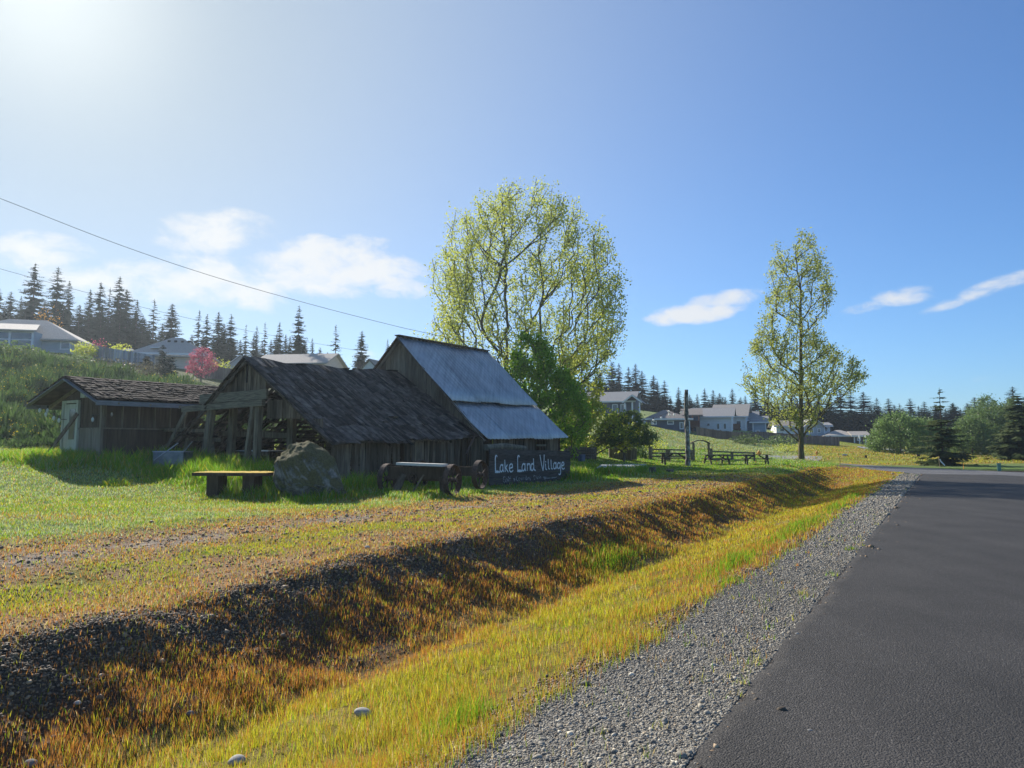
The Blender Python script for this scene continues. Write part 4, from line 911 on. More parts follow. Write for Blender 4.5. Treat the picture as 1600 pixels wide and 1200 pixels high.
# wagon running gear
p = foot(655, 21.7); e1, e2 = local(p, 113)   # e1 along the front axle to the right, e2 towards the back
e2 = np.array([.32, .95, 0]); e2 /= np.linalg.norm(e2)
wg = thing('farm_wagon', 'derelict wagon gear with iron wheels and a pale plank on top', 'wagon', p)
R = .47; zc = p[2]+R-.04
def wheel(c):
    mb = MB(); mb.ring(c, e1, R-.03, R, .17, 28); wh = build('wheel', mb, M_RUST, wg, smooth=False)
    mb = MB(); mb.tube([c-e1*.1, c+e1*.14], [.08, .06], 10); build('hub', mb, M_RUST, wh)
    mb = MB(); f = np.cross(e1, eZ)
    for k in range(10):
        a = 2*math.pi*(k+.3)/10; d = f*math.cos(a)+eZ*math.sin(a); mb.beam(c+d*.05+e1*.04*(-1)**k, c+d*(R-.03)+e1*.02*(-1)**k, .025, .025, e1)
    build('spokes', mb, M_RUST, wh)
c0 = np.r_[p[:2], zc]
wheel(c0+e1*1.17); wheel(c0-e1*1.1); wheel(c0+e1*1.2+e2*2.2+eZ*.08); wheel(c0-e1*1.05+e2*2.2+eZ*.08)
mb = MB(); mb.tube([c0-e1*1.2, c0+e1*1.3], .045, 8); mb.tube([c0-e1*1.15+e2*2.2+eZ*.08, c0+e1*1.3+e2*2.2+eZ*.08], .045, 8); build('axles', mb, M_RUST, wg)
mb = MB(); mb.beam(c0-e1*1.0+eZ*.2-e2*.08, c0+e1*.98+eZ*.18-e2*.08, .07, .36, eZ); mb.beam(c0-e1*.95+eZ*.18+e2*2.2, c0+e1*.95+eZ*.18+e2*2.2, .14, .3); mb.beam(c0-e1*.1, c0+e2*2.2+eZ*.1, .12, .12)
build('bolster', mb, M_SHEDWALL, wg)
mb = MB(); mb.beam(c0-e1*.62+eZ*.475-e2*.14, c0+e1*.98+eZ*.44-e2*.14, .36, .075); build('plank', mb, mat('sunlit_bleached_plank', (.55,.52,.44), (.75,.72,.64), scale=6, stretch=(.5,.5,6), bump=.4), wg)  # bleached wood, colour raised further to carry the sunlit edge
mb = MB(); mb.beam(c0-e1*.62-e2*.4-eZ*.5, c0-e1*.45-e2*.1+eZ*.15, .18, .04, e2); mb.beam(c0-e1*.8-e2*.3-eZ*.5, c0-e1*.6-e2*.12+eZ*.1, .06, .06); mb.beam(c0+e1*.25-e2*.13+eZ*.15, c0-e1*.1-e2*.3-eZ*.45, .1, .05);
build('loose_struts', mb, M_BARNWALL, wg)
mb = MB(); mb.beam(c0+e1*.95-e2*.2-eZ*.55, c0+e1*.9-e2*.2+eZ*.1, .14, .1); build('strut', mb, M_BARNWALL, wg)
mb = MB(); mb.ring(c0-e1*.12-e2*.18+eZ*.05, e2, .12, .15, .05, 16); mb.ring(c0-e1*.12-e2*.18+eZ*.05, e2, .03, .06, .06, 12); build('iron_ring', mb, M_RUST, wg)
# ------------------------------------------------------------------ trees
def m_leaf(name, cols, transl=.5, gloss=.35, rough=.5):
    m, nt = nt_new(name); g = N(nt, 'ShaderNodeNewGeometry'); oi = N(nt, 'ShaderNodeObjectInfo'); tc = N(nt, 'ShaderNodeTexCoord')
    nz = N(nt, 'ShaderNodeTexNoise', i_Vector=tc.outputs['Object'], i_Scale=.9, i_Detail=3)
    f = mth(nt, 'ADD', mth(nt, 'MULTIPLY', g.outputs['Random Per Island'], .6), mth(nt, 'MULTIPLY', N(nt, 'ShaderNodeMapRange', i_Value=nz.outputs[0], i_1=.3, i_2=.7).outputs[0], .4))
    c = ramp(nt, f, [(k/(len(cols)-1), q) for k, q in enumerate(cols)])
    k = N(nt, 'ShaderNodeMapRange', i_Value=oi.outputs['Random'], i_3=.8, i_4=1.2).outputs[0]
    c = mixc(nt, 1.0, c, N(nt, 'ShaderNodeCombineColor', i_0=k, i_1=k, i_2=k).outputs[0], 'MULTIPLY')
    p = N(nt, 'ShaderNodeBsdfPrincipled', i_Base_Color=c, i_Roughness=rough); p.inputs['Specular IOR Level'].default_value = gloss
    t = N(nt, 'ShaderNodeBsdfTranslucent', i_Color=c); mx = N(nt, 'ShaderNodeMixShader', i_0=transl, i_1=p.outputs[0], i_2=t.outputs[0])
    nt.links.new(mx.outputs[0], N(nt, 'ShaderNodeOutputMaterial').inputs[0]); return m
M_SPRING = m_leaf('spring_poplar_leaves', [(.24,.29,.05),(.42,.46,.08),(.54,.56,.15)], .6)
M_GREEN = m_leaf('fresh_green_leaves', [(.12,.25,.018),(.27,.50,.03),(.45,.64,.06)], .68)
M_OLIVE = m_leaf('olive_leaves', [(.06,.10,.025),(.12,.18,.045),(.21,.27,.08)], .5)
M_YGREEN = m_leaf('yellow_green_leaves', [(.28,.36,.04),(.46,.50,.06),(.60,.58,.09)], .62)
M_ALDER = m_leaf('soft_alder_leaves', [(.09,.15,.045),(.15,.23,.065),(.23,.32,.09)], .5)
M_NEEDLE = m_leaf('conifer_needles', [(.012,.022,.012),(.022,.038,.018),(.035,.055,.025)], .12, .04, .9)
M_NEEDLE2 = m_leaf('bright_conifer_needles', [(.045,.065,.025),(.09,.12,.05),(.16,.19,.08)], .4, .06, .85)
M_RED = m_leaf('pink_red_blossom', [(.40,.05,.10),(.62,.14,.21),(.72,.30,.36)], .5)
M_BROOM = m_leaf('broom_green_stems', [(.035,.07,.018),(.065,.12,.028),(.13,.19,.05)], .4, .2)
M_FLOWER = m_leaf('yellow_broom_flowers', [(.42,.32,.02),(.6,.48,.04)], .4)
M_DRYSH = m_leaf('grey_brown_twigs', [(.06,.055,.035),(.11,.10,.055),(.17,.15,.07)], .3, .2)

def leaf_quads(c, size, droop=.3, seed=None, asp=.75):
    n = len(c); a = unit(rng.normal(0, 1, (n, 3))+np.array([0, 0, -droop])); b = unit(np.cross(a, rng.normal(0, 1, (n, 3))))
    s = (size*rng.uniform(.6, 1.3, n))[:, None]
    P = np.stack([c, c+a*s*.5+b*s*.5*asp, c+a*s, c+a*s*.5-b*s*.5*asp], 1).reshape(-1, 3)
    return P
def quads_obj(name, P, m, parent, loc=None):
    n = len(P)//4; return np_mesh(name, P, np.arange(4*n), np.full(n, 4), m, parent=parent, loc=loc)
def grow(base, trunk, tips, bf=.35, seg=.6, up=.35, kz=.6, rise=.45):
    """trunk polyline, then every tip is joined to the cheapest node: short links, short total path, climbing branches"""
    pos = [np.array(p, float) for p in trunk]; par = [-1]+list(range(len(trunk)-1)); pl = [0.0]
    for i in range(1, len(trunk)): pl.append(pl[-1]+np.linalg.norm(pos[i]-pos[i-1]))
    ax = np.array(trunk[-1])-np.array(trunk[0])
    order = np.argsort([np.linalg.norm((t-pos[0])[:2])+.15*t[2] for t in tips])
    cap = len(tips)*40+len(trunk); A = np.zeros((cap, 3)); A[:len(pos)] = pos; L = np.zeros(cap); L[:len(pl)] = pl; n = len(pos)
    for k in order:
        t = tips[k]; d = t-A[:n]; dist = np.linalg.norm(d, axis=1); hd = np.hypot(d[:, 0], d[:, 1])
        cost = dist+bf*L[:n]+4*np.maximum(0, rise*hd-d[:, 2])
        j = int(np.argmin(cost)); p0 = A[j]; q = dist[j]
        if q < seg*.3: continue
        pd = (A[j]-A[par[j]]) if par[j] >= 0 else np.array([0, 0, 1.]); pd = pd/(np.linalg.norm(pd)+1e-9)
        c = p0+pd*q*.15+(t-p0)*np.array([.55, .55, .30])+rng.normal(0, .018, 3)*q
        m = max(2, int(q/seg)); prev = j
        for s in range(1, m+1):
            x = s/m; p = p0*(1-x)**2+2*c*x*(1-x)+t*x*x+rng.normal(0, .007, 3)*q*(s < m)
            if n >= cap: break
            A[n] = p; par.append(prev); L[n] = L[prev]+np.linalg.norm(p-A[prev]); prev = n; n += 1
    return A[:n], np.array(par)
def radii(A, par, r_tip, expn=2.3, rmax=None):
    n = len(A); acc = np.zeros(n); ch = np.zeros(n, int)
    for i in range(n-1, -1, -1):
        if ch[i] == 0: acc[i] = r_tip**expn
        if par[i] >= 0: acc[par[i]] += acc[i]; ch[par[i]] += 1
    r = acc**(1/expn)
    return r if rmax is None else np.minimum(r, rmax)
def limb_mesh(A, par, R, sides=5):
    idx = np.where(par >= 0)[0]; p = par[idx]; a = A[p]; b = A[idx]; d = unit(b-a); h = np.where(np.abs(d[:, 2:3]) < .9, np.array([[0, 0, 1.]]), np.array([[1., 0, 0]]))
    e = unit(np.cross(d, h)); f = np.cross(d, e); t = np.arange(sides)*2*math.pi/sides
    ring = e[:, None]*np.cos(t)[None, :, None]+f[:, None]*np.sin(t)[None, :, None]
    r0 = np.minimum(R[p], R[idx]*1.25)[:, None, None]; r1 = R[idx][:, None, None]
    a2 = a-d*(R[idx]*.3)[:, None]
    P = np.concatenate([a2[:, None]+ring*r0, b[:, None]+ring*r1], 1).reshape(-1, 3); n = len(idx); o = (2*sides*np.arange(n))[:, None, None]
    k = np.arange(sides); k2 = (k+1) % sides; q = np.stack([k, k2, sides+k2, sides+k], -1)[None]+o
    return P, q.reshape(-1, 4)
def broadleaf(name, label, cat, base, height, trunk_h, env, ntips, nleaf, lsize, mleaf, mbark, r_tip=.02, rmax=.5, bf=.35, seg=.6, rise=.45, spread=.35, leafy=.45, lean=(0, 0), group=None, up=.35, shoots=0, clus=1, asp=.75, droop=.3):
    base = np.array(base, float); th_ = thing(name, label, cat, base, group)
    nt_ = max(4, int(trunk_h/seg)); trunk = [base+np.array([lean[0]*i/nt_+rj(.03)*min(i, 1), lean[1]*i/nt_+rj(.03)*min(i, 1), -.15+(trunk_h+.15)*i/nt_]) for i in range(nt_+1)]
    tips = env(ntips)*np.array([1, 1, height])+base if env.__name__ != 'world' else env(ntips)
    if shoots: tips = np.concatenate([tips, tips[::2]+np.c_[rng.normal(0, .18, (len(tips[::2]), 2)), rng.uniform(.4, 1.1, len(tips[::2]))*shoots]])
    A, par = grow(base, trunk, list(tips), bf, seg, rise=rise, up=up); R = radii(A, par, r_tip, rmax=rmax)
    R[:2] *= 1.18
    P, q = limb_mesh(A, par, R, 6)
    trk = np_mesh('trunk', P, q.ravel(), np.full(len(q), 4), mbark, parent=th_, smooth=True)
    w_ = (R < np.quantile(R, leafy)*1.001+1e-6)*1.0; w_[:nt_+1] = 0; ids = np.repeat(rng.choice(len(A), nleaf//clus+1, p=w_/w_.sum()), clus)[:nleaf]; tt0 = np.repeat(rng.uniform(0, 1, (nleaf//clus+1, 1)), clus, 0)[:nleaf]; cof = np.repeat(rng.normal(0, 1, (nleaf//clus+1, 3)), clus, 0)[:nleaf]
    c = A[ids]; pp = A[np.maximum(par[ids], 0)]; c = c*tt0+pp*(1-tt0)+cof*spread*(.8 if clus > 1 else 0)+rng.normal(0, 1, (nleaf, 3))*(spread*.42 if clus > 1 else spread*rng.uniform(.2, 1, (nleaf, 1)))
    quads_obj('crown', leaf_quads(c, lsize, droop, asp=asp), mleaf, th_)
    return th_
def prof_env(prof, rx, ry, fill=.55, off=None):
    """prof: list of (height fraction, radius fraction[, sideways shift])"""
    pr = np.array([(*q, 0)[:3] for q in prof], float)
    def env(n):
        hs = pr[:, 0]; rs = pr[:, 1]; f = np.linspace(hs[0], hs[-1], 200); wt = np.interp(f, hs, rs)**1.3+.03; h = rng.choice(f, n, p=wt/wt.sum())+rng.uniform(-.01, .01, n)
        r = np.interp(h, hs, rs)*np.where(rng.uniform(0, 1, n) < fill, rng.uniform(.25, 1, n)**.5, rng.uniform(.86, 1.05, n)); a = rng.uniform(0, 2*math.pi, n)
        lum = .82+.36*noise(h*9+3, a*1.6, 3); r = r*lum
        sh = np.interp(h, hs, pr[:, 2])
        return np.c_[np.cos(a)*r*rx+sh, np.sin(a)*r*ry, h]
    return env
cw = np.array(at(792, 690, 50)); cw[2] = tz(*cw[:2]); HT = at(820, 286, 50)[2]-cw[2]
broadleaf('cottonwood_tree', 'largest broad crowned cottonwood with pale spring leaves rising behind the metal roofed barn', 'tree', cw, HT, 7.2,
          prof_env([(.20,.55,.8),(.27,.85,.7),(.34,.98,.9),(.42,.92,1.0),(.5,1.0,1.0),(.6,.97,1.1),(.7,.9,1.2),(.8,.76,1.2),(.9,.52,1.2),(.97,.3,1.3),(1.0,.1,1.4)], 7.0, 5.5, .72), 820, 56000, .135, M_SPRING, M_BARK, r_tip=.019, rmax=.5, shoots=1.0, clus=7, droop=-.2, asp=.9, bf=.24, seg=.5, spread=.36, leafy=.82, rise=.8, up=.5)
gm = np.array(at(846, 700, 43)); gm[2] = tz(*gm[:2]); GH = at(846, 512, 43)[2]-gm[2]
broadleaf('green_maple_tree', 'dense bright green tree tucked behind the right end of the metal roof', 'tree', gm, GH, 1.6,
          prof_env([(.08,.75),(.25,1.0),(.45,.97),(.62,.8,-.2),(.8,.5,-.5),(.92,.28,-.7),(1.0,.08,-.8)], 2.75, 2.6, .6), 420, 24000, .17, M_GREEN, M_BARK, r_tip=.012, rmax=.22, seg=.4, spread=.28, leafy=.6)
yb = np.array(at(916, 702, 50)); yb[2] = tz(*yb[:2])
broadleaf('willow_tree', 'spreading yellow green shrubby tree between the maple and the small dark apple tree', 'tree', yb, 4.3, .8,
          prof_env([(.12,.8),(.35,1.0,.3),(.6,.85,.3),(.8,.55,0),(1.0,.2,-.6)], 3.5, 2.2, .5), 230, 7500, .19, M_YGREEN, M_MOSSBARK, r_tip=.012, rmax=.16, seg=.4, spread=.3, leafy=.6)
yt = np.array(at(893, 700, 52)); yt[2] = tz(*yt[:2])
broadleaf('birch_sapling', 'slender yellow leaved sapling hanging out from behind the maple', 'tree', yt, 7.2, 2.5,
          prof_env([(.3,.5),(.5,.9,.3),(.7,1.0,.5),(.85,.7,.5),(1.0,.2,.3)], 1.9, 1.6, .5), 120, 3200, .19, M_YGREEN, M_BARK, r_tip=.012, rmax=.12, seg=.45, spread=.25, leafy=.6)
ap = np.array(at(975, 720, 50)); ap[2] = tz(*ap[:2])
broadleaf('apple_tree', 'small dark umbrella crowned apple tree beside the concrete slab', 'tree', ap, 3.5, .9,
          prof_env([(.36,.75),(.42,1.0),(.55,.95),(.7,.75),(.85,.55,.2),(1.0,.3,.5)], 2.25, 1.9, .6), 190, 8000, .14, M_OLIVE, M_BARK, r_tip=.012, rmax=.12, seg=.3, spread=.2, leafy=.6, rise=.2)
rt = np.array(at(1252, 718, 63)); rt[2] = tz(*rt[:2]); RH = at(1272, 372, 63)[2]-rt[2]
broadleaf('poplar_tree', 'tall lone poplar with sparse yellow green leaves and a mossy trunk near the side road', 'tree', rt, RH, 15.5,
          prof_env([(.13,.25,-.4),(.17,.36,-.3),(.22,.52,0),(.3,.75,.2),(.37,.98,.3),(.42,.85,.5),(.47,.62,-.7),(.55,.60,-.9),(.64,.5,-.2),(.75,.54,.3),(.85,.5,.3),(.93,.34,.5),(1.0,.10,1.2)], 5.5, 4.4, .68), 420, 25000, .15, M_SPRING, M_MOSSBARK, r_tip=.02, rmax=.42, bf=.28, seg=.5, spread=.32, leafy=.8, rise=.6, shoots=.9, clus=6, droop=-.2, asp=.9, lean=(.5, 0))
for (px, py, D, h_, rx_, lab) in [(1408, 716, 88, 5.1, 3.6, 'round soft green alder at the foot of the dark conifers by the field'), (1452, 716, 92, 4.6, 2.4, 'smaller alder half hidden behind the open young conifer')]:
    b = np.array(at(px, py, D)); b[2] = tz(*b[:2])
    broadleaf('alder_tree', lab, 'tree', b, h_, .8, prof_env([(.03,.8),(.25,1.0),(.5,.95),(.75,.75),(.92,.45),(1.0,.12)], rx_, rx_*.9, .5), 320, 16000, .2, M_ALDER, M_BARK, r_tip=.012, rmax=.15, seg=.5, spread=.45, leafy=.8, rise=.3)
for (px, py, D, h_, rx_, lab) in [(1520, 714, 98, 5.2, 3.2, 'pale green alder thicket left of the tan utility box'), (1556, 714, 100, 7.2, 3.4, 'taller pale green alder right of the tan utility box')]:
    b = np.array(at(px, py, D)); b[2] = tz(*b[:2])
    broadleaf('alder_tree', lab, 'tree', b, h_, .8, prof_env([(.03,.8),(.25,1.0),(.5,.9),(.75,.65),(.92,.4),(1.0,.12)], rx_, rx_*.9, .5), 300, 15000, .2, M_ALDER, M_BARK, r_tip=.012, rmax=.15, seg=.5, spread=.45, leafy=.8, rise=.3)
for px, D, h_, rx_, lab in [(1590, 118, 9.2, 5, 'hazy broad tree behind the spruce at the right edge'), (1545, 126, 10.0, 4.6, 'hazy pale crown rising above the alders by the tan utility box')]:
    b = np.array(at(px, 714, D)); b[2] = tz(*b[:2])
    broadleaf('wood_tree', lab, 'tree', b, h_, 1.5, prof_env([(.03,.8),(.25,1.0),(.5,.95),(.75,.7),(.92,.4),(1.0,.12)], rx_, rx_*.9, .5), 220, 11000, .26, M_ALDER, M_BARK, r_tip=.012, rmax=.15, seg=.6, spread=.5, leafy=.8, rise=.3)
# --- conifers
def conifer_mesh(h, R, whorls, per, twigs, t0=.08, drop=.25, gap=0.0, irr=.25, tw=.27, prf=.62):
    P = []; wood_ = []
    for k in range(whorls):
        t = t0+(1-t0)*((k+rng.uniform(-.3, .3))/whorls); t = min(max(t, t0), .985); z = t*h; Lm = R*((1-t)**prf)*(.88+.12*math.sin(k*1.7))+.12
        if rng.uniform() < gap: continue
        npb = max(4, int(per*(.6+.4*(1-t))))
        for b in range(npb):
            a = rng.uniform(0, 2*math.pi); L = Lm*(1-irr+rng.uniform(0, irr*1.6)); d = np.array([math.cos(a), math.sin(a), 0]); s = np.array([-math.sin(a), math.cos(a), 0])
            dr = drop*(1.1-t)*rng.uniform(.5, 1.4); nt_ = max(3, int(twigs*(.35+.65*L/R)))
            o = np.array([0, 0, z])
            def bp(x): return o+d*L*x+np.array([0, 0, (.18*(t > .6)-dr*math.sin(x*2.2)*1.0+.22*x*x*dr)*L])
            wood_.append((o, bp(.5), bp(1.0), .012*h*.06+.01*L))
            for q in range(nt_):
                x = (q+.6)/nt_; p = bp(x); l = L*tw*(1.25-.75*x)*rng.uniform(.7, 1.4)+.05
                for sg_ in (-1, 1):
                    e = p+d*l*.6+s*sg_*l*rng.uniform(.6, 1.1)+np.array([0, 0, -l*rng.uniform(.05, .6)]); wv = d*l*.34+np.array([0, 0, -.26*l])
                    P += [p-wv*.8, e-wv*.35, e+wv*.4+d*l*.15, p+wv]
            e = bp(1.0); P += [e-s*.05*L-d*.1*L, e+d*.1*L, e+s*.05*L-d*.1*L, e-d*.2*L]
    for q in range(14):   # leader
        z = h*(1-.10*q/14); a = rng.uniform(0, 6.28); l = .02*h*(.25+q/14); d = np.array([math.cos(a), math.sin(a), .4]); p = np.array([0, 0, z]); P += [p, p+d*l+eZ*.02*h*.2, p+d*l*1.2, p-eZ*.012*h]
    return np.array(P), wood_
def conifer_proto(name, label, cat, h, R, whorls, per, twigs, m, loc, group=None, limbs=False, **kw):
    P, wd_ = conifer_mesh(h, R, whorls, per, twigs, **kw); t = thing(name, label, cat, loc, group); o = np.array(loc, float)
    mb = MB(); mb.tube([o+eZ*-.3, o+eZ*h*.5, o+eZ*h*.97], [h*.014, h*.008, h*.002], 6)
    if limbs:
        for a, b, c, r in wd_: mb.tube([o+a, o+b, o+c], [r*.6, r*.4, r*.15], 4, caps=False)
    build('trunk', mb, M_CBARK, t); quads_obj('crown', P+o, m, t); return t
GL, GC, GR = 'conifers on the skyline behind the hillside houses', 'conifers in the treeline behind the middle houses', 'conifers in the dark wood beyond the field'
LABL = 'dark conifer among the hazy skyline trees behind the hillside houses above the shed'
LABC = 'dark conifer in the dense treeline behind the houses beyond the carved pole'
LABR = 'dark conifer in the wood beyond the golden field and alders'
LABM = 'hazy dark conifer standing among the row above the shake roofed barn'
protos = []
specs = [(18, 4.4, 38, 10, 11, dict(drop=.30, irr=.3, tw=.2)), (18, 3.7, 42, 10, 10, dict(drop=.35, irr=.25, tw=.2)), (18, 5.0, 36, 11, 11, dict(drop=.2, irr=.35, tw=.2)), (18, 4.0, 28, 7, 10, dict(drop=.35, gap=.10, irr=.4, tw=.2)), (18, 4.8, 40, 11, 10, dict(drop=.15, irr=.2, tw=.2))]
def put_conifer(kind, px, py, D, wscale=1.0, label='', group=None, zb=None):
    x = (px-800)/F*D; z0 = tz(x, D) if zb is None else zb; top = at(px, py, D)[2]; h_ = top-z0; k = h_/18
    if kind not in POOL:
        h, R, a, b, c, kw = specs[kind]; t = conifer_proto('conifer', label, 'conifer', h, R, a, b, c, M_NEEDLE, (x, D, z0), group, **kw); POOL[kind] = t
    else:
        t = copy_tree(POOL[kind]); t.location = (x, D, z0)
    t['label'] = label; t['category'] = 'conifer'
    if group: t['group'] = group
    elif 'group' in t: del t['group']
    t.scale = (k*wscale, k*wscale, k); t.rotation_euler = (0, 0, rng.uniform(0, 6.28)); return t
POOL = {}
left = [(41,411,108,1.1,0),(78,417,112,1.05,0),(97,438,118,.9,1),(5,455,112,1,2),(22,462,120,.9,1),(131,452,116,.95,1),(147,441,112,1,0),(162,449,120,.85,3),(177,432,110,1.0,0),(189,452,116,1.15,2),(206,468,112,1.0,1),(60,470,118,1.2,4),(115,476,112,1.3,2),(233,467,115,1.0,3),(262,474,110,1.15,4),(216,492,112,1.1,2),(-14,450,110,1.1,0),(-30,440,116,1.1,1),(248,505,112,1.0,2),(90,480,106,1.2,4),(30,485,106,1.2,2),(150,480,106,1.2,4),(180,480,107,1.2,2),(-3,480,108,1.2,4)]
UNL = {(41,411): 'tallest feathery conifer on the far left skyline above the grey house', (262,474): 'solid cone shaped conifer last of the left skyline wood before a gap of sky'}
for px, py, D, ws, k in left: put_conifer(k, px, py, D, ws*.95, UNL.get((px, py), LABL), None if (px, py) in UNL else GL)
for px in range(-30, 235, 13): put_conifer([4,2,1,0][(px//13) % 4], px+rj(5), 492+rj(14)-max(0, 60-px)*.12, 119+rj(3), 1.25, LABL, GL)
for px in range(240, 520, 17): put_conifer([4,2,1,0][(px//17) % 4], px+rj(6), 528+rj(12)+max(0, px-400)*.12, 116+rj(3), 1.0, LABM if px > 290 else LABL, GL if px <= 290 else 'conifers in the row above the shake roofed barn')
midl = [(305,484,104,.95,3),(318,490,110,.9,0),(336,487,106,.95,2),(356,490,104,1,0),(345,505,112,1.1,4),(380,506,112,.75,3),(397,509,115,.75,1),(410,503,112,.75,3),(433,503,108,.85,0),(463,477,100,.85,0),(485,528,106,.8,1),(372,530,112,.8,2),(450,525,112,.8,4),(420,530,114,.8,2)]
for px, py, D, ws, k in midl:
    u_ = (px, py) == (463, 477); put_conifer(k, px, py, D, ws*.9, 'tallest slim conifer above the ridge of the shake roofed barn' if u_ else LABM, None if u_ else 'conifers in the row above the shake roofed barn')
for px, py, D, ws, k, lb in [(522,507,100,.95,3,'lone conifer with open branches standing apart left of the metal roof'), (563,517,104,1.0,4,'full bushy conifer just left of the metal roofed barn gable'), (604,529,108,.6,1,'thin small conifer tip beside the metal roof peak')]: put_conifer(k, px, py, D, ws*.95, lb)
cen = [(905,588,168),(920,590,172),(938,574,165),(957,565,160),(968,567,170),(983,573,162),(994,568,166),(1004,579,170),(1022,586,160),(1028,595,168),(1039,594,158),(1061,604,162),(1072,612,170),(1078,616,176),(1090,615,170),(1102,606,160),(1115,609,166),(1125,614,172),(1134,620,165),(1145,607,162),(1158,620,168),(1165,618,160),(1180,612,166),(1200,620,170),(1212,622,160),(1224,615,168),(1240,610,164),(1252,618,172),(1262,612,166),(1280,606,162),(1297,612,168)]
for i, (px, py, D) in enumerate(cen): put_conifer([0,1,2,4,1][i % 5], px, py, D, rng.uniform(1.1, 1.45), LABC, GC)
for px in range(915, 1320, 9): put_conifer([4,2,1][(px//14) % 3], px+rj(5), 616+rng.uniform(-2, 14)+max(0, (px-1000))*.04-max(0, 1000-px)*.3, 155+rj(4), 1.8, LABC, GC)
rig = [(1314,608,165),(1330,608,160),(1350,612,162),(1371,621,158),(1389,622,166),(1398,632,172),(1406,630,168),(1423,622,160),(1436,634,170),(1445,627,164),(1464,632,170),(1478,638,172),(1490,629,162),(1501,638,170),(1512,629,166),(1524,620,160),(1536,620,172),(1552,626,176),(1566,634,170),(1585,604,150),(1604,618,156),(1625,612,160),(1650,618,160)]
for i, (px, py, D) in enumerate(rig): put_conifer([4,0,2,1,4][i % 5], px, py, D, rng.uniform(1.2, 1.6), LABR, GR)
for px in range(1322, 1640, 9): put_conifer([4,2,4][(px//13) % 3], px+rj(5), 638+rj(8), 156+rj(4), 2.0, LABR, GR)
p = np.array(at(1474, 727, 62.5)); p[2] = tz(*p[:2]); hh_ = at(1473, 606, 62.5)[2]-p[2]
conifer_proto('young_fir', 'open branched young fir with a thin top standing alone beyond the side road', 'conifer', hh_, 2.8, 26, 9, 13, M_NEEDLE2, p, limbs=True, drop=.12, irr=.6, prf=.85, gap=.12, t0=.03, tw=.17)
p = np.array(at(1596, 720, 70)); p[2] = tz(*p[:2]); hh_ = at(1592, 617, 70)[2]-p[2]
conifer_proto('spruce_tree', 'full dark spruce at the far right edge beyond the road', 'conifer', hh_, 3.1, 34, 12, 14, M_NEEDLE2, p, limbs=True, drop=.2, irr=.35, prf=.75, t0=.02, tw=.22)

# --- hillside broom, shrubs and far scrub
def sprays(c, h, spread, nper, wid, up=1.0):
    """many upright whippy sprays per bush: thin triangles-with-body as quads"""
    n = len(c); cc = np.repeat(c, nper, 0); hh = np.repeat(h, nper)*rng.uniform(.5, 1.15, n*nper); sp = np.repeat(spread, nper)
    a = rng.uniform(0, 6.28, n*nper); r = np.sqrt(rng.uniform(0, 1, n*nper))*sp; o = np.c_[np.cos(a)*r, np.sin(a)*r, np.zeros(n*nper)]
    b = cc+o; b[:, 2] += hh*rng.uniform(.0, .6, n*nper)*np.sqrt(np.maximum(0, 1-(r/sp)**2)+.05); t = b+unit(o*.9+rng.normal(0, .35, (n*nper, 3))*sp[:, None]+np.c_[np.zeros((n*nper, 2)), up*hh])*(hh*.55)[:, None]
    s = np.c_[-np.sin(a), np.cos(a), rng.normal(0, .3, n*nper)]*(wid*rng.uniform(.6, 1.4, n*nper))[:, None]; m_ = (b+t)/2+rng.normal(0, .02, (n*nper, 3))
    return np.stack([b, m_+s, t, m_-s], 1).reshape(-1, 3), t
def in_hill(n, pxr, Dr):
    D = np.sqrt(rng.uniform(Dr[0]**2, Dr[1]**2, n)); px = rng.uniform(*pxr, n); x = (px-800)/F*D; return x, D, px
x, y, px = in_hill(5200, (-160, 470), (32, 66)); k = fbm(x*.22, y*.22, 33); low = 34.5+ss(0, 150, px)*2.5+ss(250, 330, px)*8; kp = (rng.uniform(0, 1, len(x)) < ss(.3, .55, k)*1.0+.2) & (y > low)
x, y, k = x[kp], y[kp], k[kp]; hh_ = np.maximum((.4+.6*ss(.35, .65, k))*rng.uniform(.6, 1.3, len(x))*ss(31, 40, y), .3)
P, T_ = sprays(np.c_[x, y, terrain(x, y)], hh_, hh_*.6, 26, .04)
x, y, px = in_hill(430, (-160, 470), (35, 65)); kp = (y > 37+ss(0, 150, px)*2.5+ss(250, 330, px)*8); x, y = x[kp], y[kp]; hb = rng.uniform(.9, 1.9, len(x))*ss(30, 42, y)
P2_, T2_ = sprays(np.c_[x, y, terrain(x, y)], hb, hb*.62, 230, .05, .9)
setp(quads_obj('hillside_broom', np.concatenate([P, P2_]), M_BROOM, None), kind='stuff')
fsel = rng.uniform(0, 1, len(x)) < .45; fm = np.repeat(fsel, 230) & (rng.uniform(0, 1, len(T2_)) < .16); fl = T2_[fm]
setp(quads_obj('broom_flowers', leaf_quads(np.repeat(fl, 2, 0)+rng.normal(0, .06, (len(fl)*2, 3)), .085), M_FLOWER, None), kind='stuff')
x, y, px = in_hill(700, (470, 1010), (56, 78)); kp = (px < 870) | (y < 70); kp &= (fbm(x*.3, y*.3, 5) > .42) ; x, y = x[kp], y[kp]
hh_ = rng.uniform(.4, 1.1, len(x)); P, T_ = sprays(np.c_[x, y, terrain(x, y)], hh_, hh_*.6, 40, .05)
setp(quads_obj('meadow_scrub', P, M_BROOM, None), kind='stuff')
